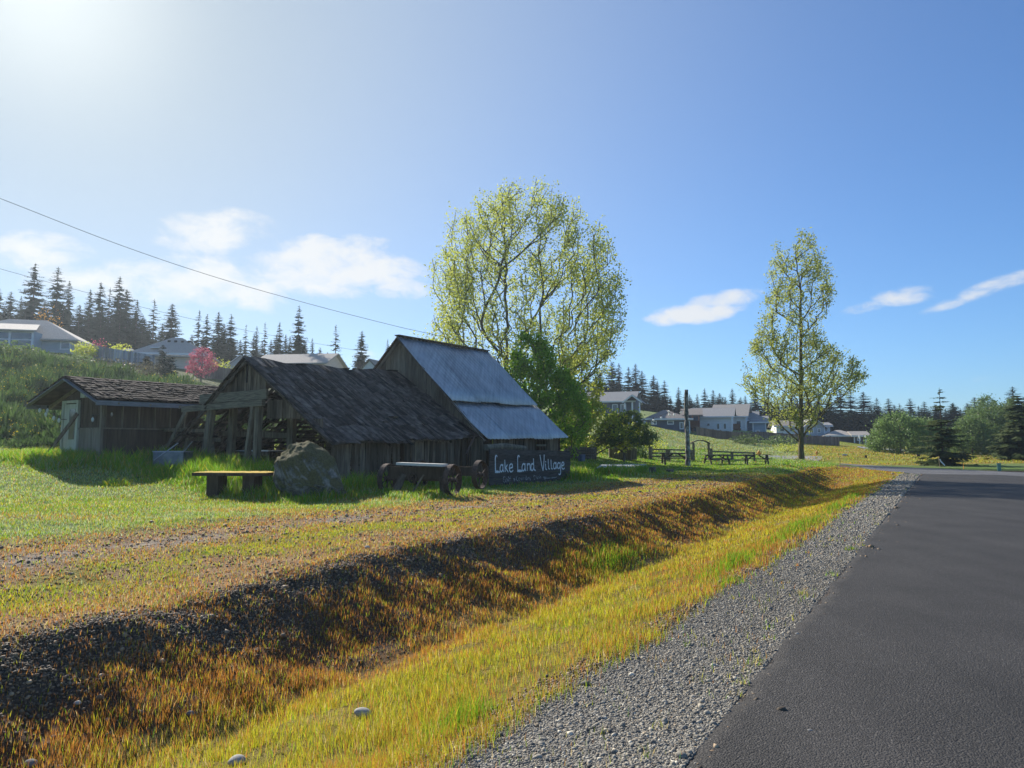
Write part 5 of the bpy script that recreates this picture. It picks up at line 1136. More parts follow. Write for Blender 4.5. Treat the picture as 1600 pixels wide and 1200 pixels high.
def shrub(label, px, D, h_, r_, m, n=700, lsz=.14, name='shrub', cat='shrub', group=None, zoff=0, bm=M_BARK):
    b = foot(px, D); t = thing(name, label, cat, b, group)
    mb = MB()
    for q in range(7):
        a = rng.uniform(0, 6.28); mb.tube([b, b+np.array([math.cos(a)*r_*.35, math.sin(a)*r_*.35, h_*.4]), b+np.array([math.cos(a)*r_*.7, math.sin(a)*r_*.7, h_*.75])], [.03, .02, .008], 4, caps=False)
    build('trunk', mb, bm, t)
    a = unit(rng.normal(0, 1, (n, 3))); rr = rng.uniform(.35, 1, n)**.6*(.75+.5*noise(a[:, 0]*2.3+px, a[:, 1]*2.3+a[:, 2]*2, 7)); c = b+np.c_[a[:, 0]*rr*r_, a[:, 1]*rr*r_, (a[:, 2]*.5+.5)*rr*h_*.95+.05*h_]
    quads_obj('crown', leaf_quads(c, lsz), m, t); return t
for args in [('big dark laurel shrub below the grey house windows at far left', 8, 66, 1.7, 2.6, M_OLIVE, 2200, .2), ('dark green shrub in front of the grey house sunroom', 48, 66, 1.15, 2.4, M_OLIVE, 1900, .2),
             ('pale grey green shrub at the grey house corner', 112, 67, 1.5, 1.7, M_ALDER, 1700, .16), ('brown twiggy shrub left of the pale shrub', 84, 67, 1.0, 1.5, M_DRYSH, 1000, .16), ('yellow green bush by the small white framed window', 128, 76, 1.9, 1.3, M_YGREEN, 1200, .18),
             ('small red leaved bush beside the yellow green bush', 146, 78, 2.2, .9, M_RED, 500, .14), ('brown twiggy hedge shrub along the grey fence', 160, 68, 1.4, 2.4, M_DRYSH, 1500, .15), ('brown green shrub in front of the tan house', 222, 70, 1.5, 2.6, M_DRYSH, 1600, .15),
             ('yellow flowering bush by the low garage roof', 180, 80, 2.0, 1.5, M_YGREEN, 800, .18), ('orange leaved bush peeping over the grey house roof', 62, 92, 5.2, 1.9, mat('orange_leaves', (.30,.16,.03), (.45,.26,.05), transl=.4, bump=0), 900, .2),
             ('yellow green bush between the red tree and the barn ridge', 343, 84, 2.2, 1.5, M_YGREEN, 800, .18), ('low broom bush on the meadow slope below the board fence', 1165, 98, 1.4, 2.2, M_OLIVE, 900, .2), ('spreading broom bush right of the board fence bend', 1215, 100, 1.6, 2.6, M_OLIVE, 900, .2),
             ('dark round bush near the log wall', 925, 57, 1.5, .75, M_OLIVE, 800, .12), ('second dark round bush nearer the planter box', 950, 60, 1.5, .7, M_OLIVE, 800, .12), ('bush of yellow broom left of the rail fence', 1022, 62, 1.2, 1.0, M_YGREEN, 600, .12), ('low yellow broom bush beyond the picnic tables', 1228, 82, 1.0, 1.4, M_YGREEN, 500, .14), ('grey green bush left of the rail fence end', 1000, 66, 1.5, 1.8, M_BROOM, 1100, .14)]:
    shrub(*args)
b = foot(312, 74); broadleaf('red_blossom_tree', 'small round tree covered in pinkish red blossom beside the tan house', 'tree', b, 3.7, .9, prof_env([(.25,.7),(.45,1.0),(.7,.9),(.9,.5),(1.0,.15)], 1.5, 1.4, .5), 130, 3600, .12, M_RED, M_BARK, r_tip=.012, rmax=.1, seg=.3, spread=.2, leafy=.7)
for px, D, h_, r_, lab in [(250, 72, 3.3, .75, 'dark upright juniper in front of the tan house'), (262, 71, 2.5, .8, 'lower dark juniper leaning against the taller one'), (226, 76, 1.5, .7, 'small dark dome shaped juniper by the tan house corner')]:
    b = foot(px, D); conifer_proto('juniper', lab, 'shrub', h_, r_, 18, 9, 6, M_NEEDLE, b, drop=-.6, irr=.4, t0=.02)
# ------------------------------------------------------------------ houses on the hill
def house(name, label, px, yb, D, w, d, hw, hr, rot, wall, roof, rtype='gable_side', wins=(), eave=.5, group=None, zoff=0.0, extra=None, trim=None):
    """w along the front, d deep, walls hw high, roof hr high; rot turns the front; wins: (s, z, ww, hh) on the front, s from the centre"""
    c = np.array(at(px, yb, D)); c[2] += zoff
    a = math.radians(rot); e1 = np.array([math.cos(a), math.sin(a), 0]); e2 = np.array([-math.sin(a), math.cos(a), 0])
    t = thing(name, label, 'house', c, group); b0 = c+eZ*-2.5
    mb = MB(); mb.box(c+eZ*(hw-2.5)/2+e2*d/2, e1*w/2, e2*d/2, eZ*(hw+2.5)/2)
    if rtype == 'gable_side': mb.prism([c+e1*s*w/2+eZ*(hw+.0)+e2*0 for s in (-1,)]+[c-e1*w/2+e2*d+eZ*hw, c-e1*w/2+e2*d/2+eZ*(hw+hr)], e1*w)
    if rtype == 'gable_front': mb.prism([c-e1*w/2+eZ*hw, c+e1*w/2+eZ*hw, c+eZ*(hw+hr)], e2*d)
    build('wall', mb, wall, t)
    th = .18; mb = MB(); z0 = hw; E_ = eave
    def slab(A, B, C, Dd): 
        q = [np.array(k) for k in (A, B, C, Dd)]; mb.hexa(q+[k+eZ*th for k in q])
    if rtype == 'gable_side':
        k = hr/(d/2); r1, r2 = c-e1*(w/2+E_)+e2*d/2+eZ*(z0+hr), c+e1*(w/2+E_)+e2*d/2+eZ*(z0+hr)
        slab(c-e1*(w/2+E_)-e2*E_+eZ*(z0-k*E_), c+e1*(w/2+E_)-e2*E_+eZ*(z0-k*E_), r2, r1)
        slab(c+e1*(w/2+E_)+e2*(d+E_)+eZ*(z0-k*E_), c-e1*(w/2+E_)+e2*(d+E_)+eZ*(z0-k*E_), r1+eZ*.003, r2+eZ*.003)
    elif rtype == 'gable_front':
        k = hr/(w/2); r1, r2 = c-e2*E_+eZ*(z0+hr), c+e2*(d+E_)+eZ*(z0+hr)
        slab(c-e1*(w/2+E_)-e2*E_+eZ*(z0-k*E_), r1, r2, c-e1*(w/2+E_)+e2*(d+E_)+eZ*(z0-k*E_))
        slab(r1+eZ*.003, c+e1*(w/2+E_)-e2*E_+eZ*(z0-k*E_), c+e1*(w/2+E_)+e2*(d+E_)+eZ*(z0-k*E_), r2+eZ*.003)
    else:
        in_ = min(d/2, w/2-.3); k = hr/in_; A = [c+e1*s1*(w/2+E_)+e2*(d/2+s2*(d/2+E_))+eZ*(z0-k*E_*.8) for s1, s2 in ((-1,-1),(1,-1),(1,1),(-1,1))]
        r1, r2 = c-e1*(w/2-in_)+e2*d/2+eZ*(z0+hr), c+e1*(w/2-in_)+e2*d/2+eZ*(z0+hr); o = len(mb.v)
        mb.add(A+[r1, r2]+[p-eZ*.18 for p in A], [(0,1,5,4),(1,2,5),(2,3,4,5),(3,0,4),(0,6,7,1),(1,7,8,2),(2,8,9,3),(3,9,6,0),(9,8,7,6)])
    ro = build('roof', mb, roof, t)
    if trim:
        mb = MB()
        if rtype == 'gable_front':
            for s in (-1, 1): mb.beam(c+e1*s*(w/2+E_)-e2*(E_+.03)+eZ*(z0-hr/(w/2)*E_+.06), c-e2*(E_+.03)+eZ*(z0+hr+.06), .06, .26, e2)
        else: mb.beam(c-e1*(w/2+E_)-e2*(E_+.03)+eZ*(z0-.12), c+e1*(w/2+E_)-e2*(E_+.03)+eZ*(z0-.12), .06, .22)
        for s in (-1, 1): mb.box(c+e1*s*(w/2-.08)-e2*.03+eZ*hw/2, e1*.1, e2*.04, eZ*hw/2)
        build('trim', mb, trim, t)
    for s, z, ww, hh in wins:
        p = c+e1*s+eZ*z; mb = MB()
        for q in (-1, 1): mb.box(p+e1*q*ww/2-e2*.03, e1*.07, e2*.05, eZ*(hh/2+.07)); mb.box(p+eZ*q*hh/2-e2*.03, e1*(ww/2-.07), e2*.05, eZ*.07)
        wd = build('window', mb, M_WHITE, t); mb = MB(); mb.box(p-e2*.02, e1*ww/2, e2*.03, eZ*hh/2); build('pane', mb, M_GLASS, wd)
    return t, c, e1, e2
def paint(n, c): return mat(n, tuple(k*.9 for k in c), tuple(min(1, k*1.08) for k in c), scale=1.2, stretch=(1, 1, 9), rough=.8, bump=.15)
def shing(n, c): return mat(n, tuple(k*.8 for k in c), tuple(k*1.2 for k in c), scale=9, rough=.9, bump=.3)
R_TAN = shing('tan_roof_shingles', (.4,.36,.31)); R_GRY = shing('grey_roof_shingles', (.28,.275,.265)); R_BRN = shing('brown_roof_shingles', (.25,.22,.19)); R_TAUP = shing('taupe_roof_shingles', (.38,.34,.29))
P_BLG = paint('blue_grey_siding', (.4,.46,.5)); P_TAN = paint('tan_siding', (.6,.5,.4)); P_NAVY = paint('navy_siding', (.09,.115,.15)); P_LG = paint('light_grey_siding', (.72,.73,.74)); P_BLUE = paint('blue_siding', (.22,.34,.5)); P_WHT = paint('white_siding', (.82,.83,.83)); P_BRN = paint('brown_siding', (.14,.12,.10))
M_DECK = wood('red_brown_deck', (.12,.06,.04), (.2,.10,.07), horiz=True); M_FENCE = wood('brown_fence_boards', (.13,.095,.075), (.22,.17,.14)); M_FGREY = wood('blue_grey_fence_boards', (.2,.22,.24), (.3,.33,.36))
def trimset(t, c, e1, e2, items, name, m):
    mb = MB()
    for kind, *a in items:
        if kind == 'beam': p, q, w_, h_ = a; mb.beam(c+e1*p[0]+e2*p[1]+eZ*p[2], c+e1*q[0]+e2*q[1]+eZ*q[2], w_, h_)
    return build(name, mb, m, t)
# grey house with the sunroom
t, c, e1, e2 = house('house', 'blue grey house with a long screened sunroom and tan hip roof at the far left', 14, 546, 78, 13, 9, 1.55, 2.6, 14, P_BLG, R_TAN, 'hip', [(5.6, .62, .95, .8)], trim=None, eave=.6)
t2 = None
mb = MB(); sw = [(-9.3, -2.2), (2.2, -2.2)]
mb.box(c+e1*-2.4-e2*1.1+eZ*.9, e1*5.6, e2*1.1, eZ*.95); sr = build('sunroom', mb, P_BLG, t)
mb = MB(); mb.box(c+e1*-2.4-e2*2.22+eZ*.85, e1*5.4, e2*.03, eZ*.80); build('pane', mb, M_GLASS, sr)
mb = MB()
for s in np.linspace(-7.9, 3.1, 6): mb.box(c+e1*s-e2*2.27+eZ*.85, e1*.10, e2*.04, eZ*.9)
mb.box(c+e1*-2.4-e2*2.265+eZ*.85, e1*5.5, e2*.03, eZ*.05); mb.box(c+e1*-2.4-e2*2.265+eZ*1.7, e1*5.5, e2*.03, eZ*.07); build('window_frame', mb, P_LG, sr)
mb = MB(); A = [c+e1*-8.6-e2*2.7+eZ*1.75, c+e1*3.6-e2*2.7+eZ*1.75, c+e1*2.0+e2*2.5+eZ*3.15, c+e1*-8.6+e2*2.5+eZ*3.15]; mb.hexa(A+[p+eZ*.15 for p in A]); build('sunroom_roof', mb, R_TAN, t)
# tan house
t, c, e1, e2 = house('house', 'tan single storey house with taupe vented hip roof behind the red blossom tree', 262, 583, 88, 9.2, 8, 2.5, 2.6, 12, P_TAN, R_TAUP, 'hip', [(3.6, 1.3, 1.0, 1.1)], trim=M_WHITE, eave=.6)
for k, s in enumerate((-.9, .1, 1.1, 2.1, 3.1)):
    mb = MB(); p = c+e1*s*.8+e2*2.9+eZ*4.42; mb.box(p, e1*.16, e2*.16, eZ*.14); build('roof_vent', mb, M_DARK, t)
mb = MB(); mb.box(c-e1*1.8+e2*1.0+eZ*3.28, e1*.5, e2*.55, eZ*.05+e2*.0); build('skylight', mb, M_TIN, t)
house('garage', 'low tan garage wing with a hip roof left of the tan house', 188, 575, 87, 5.2, 6, 1.5, 1.35, 12, P_TAN, R_TAUP, 'hip', trim=M_WHITE, eave=.5)
b_, c, e1, e2 = house('house', 'house with a long taupe roof showing above the shake barn ridge', 452, 590, 92, 9.6, 7, 1.9, 1.5, -8, P_TAN, R_TAUP, 'gable_side', eave=.5)
house('house', 'small grey gable house behind the left slope of the shake roofed barn', 375, 588, 96, 3.4, 8, 1.4, 1.4, 14, P_BLG, R_GRY, 'gable_front', trim=M_WHITE, eave=.4)
house('house', 'white gabled house peeking out left of the metal roofed barn', 578, 588, 90, 2.3, 8, .95, 1.15, -18, P_WHT, R_BRN, 'gable_front', trim=M_BEAM, eave=.35)
# middle houses
t, c, e1, e2 = house('house', 'dark blue house high on the slope with a white gabled porch', 950, 654, 118, 8.4, 8, 2.9, 1.7, -18, P_NAVY, R_GRY, 'gable_side', [(1.2, 1.7, .8, 1.2), (2.6, 1.7, .8, 1.2), (-1.5, 1.8, .8, .9)], trim=M_WHITE)
mb = MB(); g = c+e1*4.2+e2*.2
for s in (-1.1, .1, 1.3): mb.beam(g+e1*s-e2*1.8+eZ*-.6, g+e1*s-e2*1.8+eZ*2.5, .2, .2)
mb.beam(g-e1*1.5-e2*1.85+eZ*2.5, g+e1*.1-e2*1.85+eZ*3.7, .12, .22); mb.beam(g+e1*1.7-e2*1.85+eZ*2.5, g+e1*.1-e2*1.85+eZ*3.7, .12, .22); build('porch_frame', mb, M_WHITE, t)
mb = MB(); 
for s in (-1, 1): A = [g+e1*.1-e2*1.9+eZ*3.75, g+e1*(.1+1.75*s)-e2*1.9+eZ*2.45, g+e1*(.1+1.75*s)+e2*3+eZ*2.45, g+e1*.1+e2*3+eZ*3.75]; mb.hexa(A+[p+eZ*.1 for p in A])
build('porch_roof', mb, R_GRY, t); mb = MB(); mb.box(g+e1*.1-e2*.8+eZ*-.5, e1*1.6, e2*1.1, eZ*.12); build('porch_deck', mb, P_LG, t)
house('house', 'wide navy house with brown hip roof behind the string lights', 1042, 681, 112, 7.2, 8, 2.75, 1.55, -10, P_NAVY, R_BRN, 'hip', [(-2.0, 2.1, .8, .5), (.6, 2.1, .9, .5), (2.3, 1.6, .5, 1.0), (3.1, 1.9, .35, .7)], trim=M_WHITE)
t, c, e1, e2 = house('house', 'house wing with a red brown two storey deck beside the light grey house', 1081, 680, 115, 2.6, 6, 3.3, 1.0, -15, P_NAVY, R_BRN, 'gable_side')
mb = MB(); mb.box(c-e2*1.4+e1*.2+eZ*1.3, e1*1.1, e2*1.2, eZ*.1); mb.box(c-e2*2.58+e1*.2+eZ*1.85, e1*1.1, e2*.03, eZ*.42)
for s in (-1, 0, 1): mb.beam(c-e2*2.5+e1*(.2+s)-eZ*1.5, c-e2*2.5+e1*(.2+s)+eZ*3.1, .12, .12)
build('deck', mb, M_DECK, t)
t, c, e1, e2 = house('house', 'light grey house with a lean-to roof and red brown rear deck', 1112, 681, 120, 6.6, 8, 3.3, 1.5, -20, P_LG, R_GRY, 'gable_side', [(-2.3, 1.9, .5, .5), (-.5, 1.9, .5, .5), (1.1, 1.6, .45, 1.0), (2.2, 1.6, .45, 1.0)], trim=M_WHITE)
t, c, e1, e2 = house('house', 'light house with a tall taupe gable roof behind the light grey one', 1140, 676, 126, 5.6, 8, 2.9, 2.2, -24, P_LG, R_TAUP, 'gable_side', [(-1.6, 1.7, .5, .9), (.2, 1.5, .8, 1.2), (1.6, 1.5, .8, 1.2)], trim=M_WHITE)
mb = MB(); mb.box(c-e2*1.2+eZ*.6, e1*2.0, e2*1.2, eZ*.1); mb.box(c-e2*2.38+eZ*1.1, e1*2.0, e2*.03, eZ*.4)
for s in (-2, -.7, .7, 2): mb.beam(c-e2*2.3+e1*s-eZ*2, c-e2*2.3+e1*s+eZ*1.5, .12, .12)
build('deck', mb, M_DECK, t)
house('house', 'bright blue house with a grey roof right of the light houses', 1165, 681, 128, 3.9, 7, 2.9, 1.5, -20, P_BLUE, R_GRY, 'gable_side', [(-.8, 2.2, .5, .5), (1.1, .6, .5, .6)], trim=M_WHITE)
house('garage', 'lighter blue wing joined to the bright blue house', 1187, 681, 126, 2.3, 6, 2.5, 1.0, -20, paint('pale_blue_siding', (.27,.35,.44)), R_GRY, 'gable_side', [(-.3, .7, .6, .6)], trim=M_WHITE)
house('house', 'white house with brown roof left of the poplar trunk', 1233, 684, 132, 4.4, 7, 2.2, 1.0, -12, P_WHT, R_BRN, 'gable_side', [(-1.2, 1.5, .8, .6), (.6, 1.5, .9, .6)], trim=M_WHITE)
house('house', 'grey front gabled house right of the poplar trunk', 1273, 684, 130, 3.6, 7, 2.0, 1.6, -12, P_BLG, R_GRY, 'gable_front', [(-.6, 1.3, .8, .8), (.8, 1.3, .5, .7)], trim=M_WHITE)
house('garage', 'small pale grey house wing beside the grey gabled house', 1290, 684, 133, 1.6, 6, 2.3, .5, -12, P_LG, R_GRY, 'gable_side', [(0, 1.5, .7, .6)], trim=M_WHITE)
t, c, e1, e2 = house('house', 'low brown ranch house with hip roof nearest the dark conifer wood', 1318, 692, 125, 5.6, 7, 1.35, 1.0, -12, P_BRN, R_TAUP, 'hip', [(-2.2, .95, .6, .4)], trim=M_WHITE)
t, c, e1, e2 = house('garage', 'open posted porch wing at the right end of the brown ranch house', 1345, 692, 124, 2.2, 4, 1.3, .6, -12, P_BRN, R_TAUP, 'gable_side', [(-.3, .8, .5, .7)], trim=M_WHITE)
trimset(t, c, e1, e2, [('beam', (s, -1.2, -.5), (s, -1.2, 1.3), .14, .14) for s in (-.5, .5, 1.4)], 'porch_posts', M_WHITE)
def board_fence(label, pix, D, hgt, m, name='board_fence'):
    P = [foot(px, d) for px, d in zip(pix, D)]; t = thing(name, label, 'fence', P[0]); mb = MB(); ps = MB()
    for a, b in zip(P[:-1], P[1:]):
        L = np.linalg.norm(b-a); n = max(1, int(L/.28)); d = (b-a)/L
        for k in range(n):
            p = a+(b-a)*(k+.5)/n; p[2] = tz(*p[:2])-.1; mb.box(p+eZ*(hgt/2+rj(.02)), d*.135, np.cross(d, eZ)*.012, eZ*hgt/2)
        for k in range(0, n, 9):
            p = a+(b-a)*k/n; p[2] = tz(*p[:2])-.2; pm = MB(); pm.box(p+np.cross(d, eZ)*-.07+eZ*(hgt+.2)/2, d*.06, np.cross(d, eZ)*.05, eZ*(hgt+.2)/2); build('post', pm, m, t)
    build('boards', mb, m, t)
board_fence('long brown board fence stepping down the slope below the middle houses', [1088, 1125, 1160, 1200, 1255, 1310], [108, 106, 104, 110, 112, 114], 1.5, M_FENCE)
board_fence('blue grey board fence between the grey house and the tan house', [120, 150, 200, 238], [79, 77, 78, 79], 1.6, M_FGREY)
board_fence('dark brown board fence between the red blossom tree and the shake barn', [300, 330, 368], [80, 80, 82], 1.5, M_FENCE)
# ------------------------------------------------------------------ yard furniture beyond the barns
M_DARKW = wood('wet_dark_wood', (.05,.043,.036), (.12,.105,.09), horiz=True)
p = foot(1073, 49); hp = at(1073, 609, 49)[2]-p[2]
def m_pole():
    m, nt = nt_new('carved_pole_bark'); tc = N(nt, 'ShaderNodeTexCoord'); mp = N(nt, 'ShaderNodeMapping', i_Vector=tc.outputs['Object']); mp.inputs['Scale'].default_value = (2, 2, 1.0)
    n1 = N(nt, 'ShaderNodeTexNoise', i_Vector=mp.outputs[0], i_Scale=2.6, i_Detail=4, i_Roughness=.65); c = ramp(nt, n1.outputs[0], [(.38,(.05,.042,.035)),(.5,(.19,.165,.13)),(.6,(.42,.38,.31))])
    pr = N(nt, 'ShaderNodeBsdfPrincipled', i_Base_Color=c, i_Roughness=.9); b = N(nt, 'ShaderNodeBump', i_Strength=.8, i_Distance=.05, i_Height=n1.outputs[0]); nt.links.new(b.outputs[0], pr.inputs['Normal'])
    nt.links.new(pr.outputs[0], N(nt, 'ShaderNodeOutputMaterial').inputs[0]); return m
zs = np.linspace(-.2, hp, 60); mb = MB(); mb.tube([p+np.array([.02*math.sin(z*1.3), .02*math.cos(z*1.7), z]) for z in zs], [(.17-.008*z)*(1+.16*math.sin(z*7.1)*(math.sin(z*2.3) > 0)+.06*math.sin(z*19)) for z in zs], 12)
po = build('carved_pole', mb, m_pole(), loc=p, smooth=True); setp(po, 'tall weathered carved log pole with peeling pale patches on the lawn', 'pole')
def bulbs(name, label, pts, group=None, sag=.0):
    t = thing(name, label, 'string lights', pts[0]); mb = MB(); mb.tube(pts, .012, 4, caps=False); build('cable', mb, M_WIRE, t); return t
def bulb(t, p, r=.075):
    mb = MB(); b = MB(); prof = [(.0, .02), (.03, .03), (.07, .8), (.13, 1.0), (.19, .75), (.225, .1)]
    mb.tube([p-eZ*z for z, _ in prof], [r*k for _, k in prof], 10); o = build('bulb', mb, M_BULB, t, smooth=True); b.tube([p+eZ*.06, p-eZ*.03], .028, 8); build('socket', b, M_WIRE, o)
a = at(1071, 641, 49); pts = [at(x, y, D) for x, y, D in ((1071,640,49),(1058,645,48.9),(1047,645.5,49),(1038,647,49.2),(1031,650,49.4),(1020,655,49.6),(1006,657,49.7),(990,657,49.8),(978,660,49.9))]
t = bulbs('string_lights', 'string of white bulbs running from the carved pole to the apple tree', pts)
for q in ((1064,642.5),(1046,646),(1045,641),(1053.5,646),(1033,651),(1021,655),(1020,660),(1007,657.5),(995,657.5),(982,659.5)): bulb(t, at(q[0], q[1]-1, 49.3), .085)
pts = [at(x, y, 27.2) for x, y in ((52,633),(62,636),(72,641),(84,648),(96,655),(112,656))]; t = bulbs('string_lights', 'string of white bulbs hanging under the shed eave beside the green door', pts)
for q in ((62.5,637),(74.5,637.5),(72,643.5),(84.5,649),(92.5,652.5)): bulb(t, at(q[0], q[1]-1, 27.2), .055)
pts = [at(x, y, D) for x, y, D in ((145,650,25.8),(174,642,26.4),(199,641,27.3),(222,643,28.2),(243,645,29))]; t = bulbs('string_lights', 'string of small bulbs along the dark side wall of the shed', pts)
for q, D in (((145,651),25.8),((174.5,643),26.4),((199,642),27.3),((221,644),28.2)): bulb(t, at(q[0], q[1]-1, D-.1), .05)
# rail fences and the garden arch
FD = 56
def rail_fence(label, pxs, rails, hgt, ws):
    t = thing('rail_fence', label, 'fence', foot(pxs[0], FD))
    for px, h_, w_ in zip(pxs, hgt, ws):
        q = foot(px, FD); mb = MB(); mb.beam(q-eZ*.2, q+eZ*h_, w_, .2, eU, .94); build('post', mb, M_POST, t)
    for (xa, ya, xb, yb_) in rails:
        mb = MB(); mb.beam(at(xa, ya, FD-.05), at(xb, yb_, FD-.05), .07, .12); build('rail', mb, M_BEAM, t)
rail_fence('left run of grey rail fence behind the picnic table by the pole', [1015.5, 1042.5, 1080], [(1013,702,1080,703.5),(1013,708,1080,709),(1013,713,1080,713)], [.98, .95, .85], [.24, .34, .24])
rail_fence('right run of grey rail fence between the arch and the farther picnic table', [1110, 1142, 1176.5], [(1108,705,1178,708),(1108,711,1178,712),(1110,718,1164,719)], [.98, .72, .75], [.16, .2, .12])
t = thing('garden_arch', 'rustic wooden garden arch standing between the two runs of rail fence', 'arch', foot(1094, FD))
for px in (1082.5, 1106): q = foot(px, FD+.3); mb = MB(); mb.beam(q-eZ*.2, [q[0], q[1], at(px, 692, FD+.3)[2]], .15, .15, eU); build('post', mb, M_POST, t)
mb = MB(); ca = [at(1079+30*k/14, 693-6.5*math.sin(math.pi*(.08+.84*k/14))+1.5, FD+.3) for k in range(15)]
for a, b in zip(ca[:-1], ca[1:]): mb.beam(a, b, .3, .07)
build('arched_top', mb, M_DARKW, t)
def picnic(label, px, D, az, proto=None, s=1.0):
    p = foot(px, D)
    if proto: t = copy_tree(proto); t.location = tuple(p); t['label'] = label
    else:
        t = thing('picnic_table', label, 'picnic table', (0, 0, 0), 'dark picnic tables along the rail fence')
        X, Y = np.array([1., 0, 0]), np.array([0, 1., 0])
        mb = MB(); 
        for k in range(5): mb.box(Y*(k-2)*.16+eZ*.74, X*1.0, Y*.073, eZ*.022)
        build('table_top', mb, M_DARKW, t)
        for s_ in (-1, 1):
            mb = MB()
            for k in (0, 1): mb.box(Y*s_*(.62+.16*k)+eZ*.44, X*1.0, Y*.073, eZ*.022)
            build('bench', mb, M_DARKW, t)
        for s_ in (-1, 1):
            mb = MB(); mb.beam(X*s_*.72+Y*.3+eZ*.72, X*s_*.72+Y*.72-eZ*.03, .09, .1, X); mb.beam(X*s_*.72-Y*.3+eZ*.72, X*s_*.72-Y*.72-eZ*.03, .09, .1, X); mb.beam(X*s_*.66-Y*.78+eZ*.385, X*s_*.66+Y*.78+eZ*.385, .05, .09); mb.beam(X*s_*.72-Y*.38+eZ*.68, X*s_*.72+Y*.38+eZ*.68, .05, .08)
            build('trestle', mb, M_DARKW, t)
        mb = MB()
        for s_ in (-1, 1): mb.beam(X*s_*.66+eZ*.4, X*s_*.15+eZ*.7, .05, .08)
        build('brace', mb, M_DARKW, t); t.location = tuple(p)
    t.rotation_euler = (0, 0, math.radians(az)); t.scale = (s, s, s); return t
pt = picnic('dark picnic table directly behind the carved pole', 1054, 51, -4, None, 1.18)
picnic('picnic table with visible crossed legs right of the garden arch', 1118, 52, 8, pt, .95); picnic('dark picnic table standing farthest right by the end of the rail fence', 1180, 51, -12, pt, .98)
p = foot(969, 44); a = [at(936, 734.5, 43), at(1000, 733, 46)]
mb = MB(); q = SLAB; zt_ = np.max([k[2] for k in q])+.13
mb.prism([np.r_[k[:2], zt_-.45] for k in q], eZ*.45); sl_ = build('concrete_slab', mb, M_CONC, loc=np.mean(q, 0)); setp(sl_, 'pale concrete slab lying flush in the lawn below the apple tree', 'slab')
for px, D, r_, h_, lab in [(1018, 38, .2, .30, 'taller cut tree stump beside the concrete slab'), (1045, 39, .22, .16, 'low flat tree stump right of the taller stump')]:
    p = foot(px, D); t = thing('tree_stump', lab, 'stump', p); mb = MB(); mb.tube([p-eZ*.1, p+eZ*.04, p+eZ*h_], [r_*1.15, r_, r_*.92], 12); build('trunk', mb, M_BARK, t); mb = MB(); mb.tube([p+eZ*(h_+.001), p+eZ*(h_+.05)], [r_*.97, r_*.95], 12); build('cut_top', mb, M_BEAM, t)
p = foot(972, 52.5); mb = MB(); t = thing('planter_box', 'plain grey wooden planter box behind the apple tree trunk', 'planter', p); e1, e2 = local(p, 95)
for s in (-1, 1): mb.box(p+e2*s*.4+eZ*.42, e1*.95, e2*.03, eZ*.42); mb.box(p+e1*s*.98+eZ*.42, e1*.03, e2*.43, eZ*.42)
build('sides', mb, M_POST, t); mb = MB(); mb.box(p+eZ*.68, e1*.92, e2*.36, eZ*.05); build('soil', mb, M_DARK, t)
p = foot(984.5, 52); mb = MB(); mb.tube([p-eZ*.2, [p[0], p[1], at(984, 655, 52)[2]]], [.09, .07], 8); o = build('wooden_post', mb, M_POST, loc=p); setp(o, 'slim upright grey post carrying string lights behind the apple tree', 'post')
t = thing('log_wall', 'low dark wall of stacked logs right of the painted sign', 'log wall', foot(908, 47)); a, b = foot(884, 46), foot(927.5, 48); 
for k in range(4): mb = MB(); mb.tube([a+eZ*(.1+k*.2), b+eZ*(.1+k*.2+rj(.03))], [.115, .105], 8); build('log', mb, M_BARNWALL, t)
mb = MB(); d = unit(b-a); mb.beam(b+d*.12-eZ*.1, b+d*.12+eZ*.86, .2, .2); build('end_post', mb, M_POST, t)
p = foot(908, 45.5); mb = MB(); mb.tube([p, p+eZ*.05, p+eZ*.42, p+eZ*.45], [.2, .22, .25, .26], 14); o = build('blue_bucket', mb, mat('faded_blue_plastic', (.06,.09,.16), (.10,.14,.22), rough=.6, bump=0), loc=p); setp(o, 'faded blue plastic bucket in front of the log wall', 'bucket')
# along the side road
def pedestal(name, label, cat, px, D, w_, h_, m, capm=None):
    p = foot(px, D); t = thing(name, label, cat, p); mb = MB(); mb.box(p+eZ*h_*.45, eU*w_*.5, eV*w_*.45, eZ*h_*.47); bo_ = build('body', mb, m, t); md = bo_.modifiers.new('edge', 'BEVEL'); md.width = w_*.12; md.segments = 2
    mb = MB(); mb.box(p+eZ*h_*.95, eU*w_*.54, eV*w_*.49, eZ*h_*.06); cp_ = build('cap', mb, capm or m, t); md = cp_.modifiers.new('edge', 'BEVEL'); md.width = w_*.08; md.segments = 2; return t
G_ = mat('utility_green', (.16,.33,.22), (.2,.38,.26), rough=.5, bump=0); K_ = mat('utility_black', (.02,.02,.02), (.03,.03,.03), rough=.6, bump=0)
pedestal('utility_pedestal', 'small pale green utility pedestal on the grass across the side road', 'pedestal', 1556, 50, .26, .55, G_)
TANB = paint('tan_utility_enclosure', (.52,.42,.28))
pedestal('utility_box', 'tan utility enclosure standing in front of the alders', 'utility box', 1544, 108, 1.5, 1.0, TANB); pedestal('utility_post', 'short white post left of the tan utility enclosure', 'post', 1529, 106, .25, .7, M_WHITE)
pedestal('utility_box', 'tall grey utility cabinet half hidden right of the young fir', 'utility box', 1519, 112, .9, 1.6, mat('grey_cabinet', (.2,.2,.2), (.26,.26,.25), bump=0))
pedestal('equipment_box', 'small black box on the golden field left of centre', 'utility box', 1350, 74, .22, .28, K_); pedestal('equipment_box', 'small black box on the golden field near the young fir', 'utility box', 1432, 78, .34, .3, K_)
pedestal('equipment_box', 'low pale crate on the golden field left of the black box', 'utility box', 1317, 76, .5, .18, M_TIN)
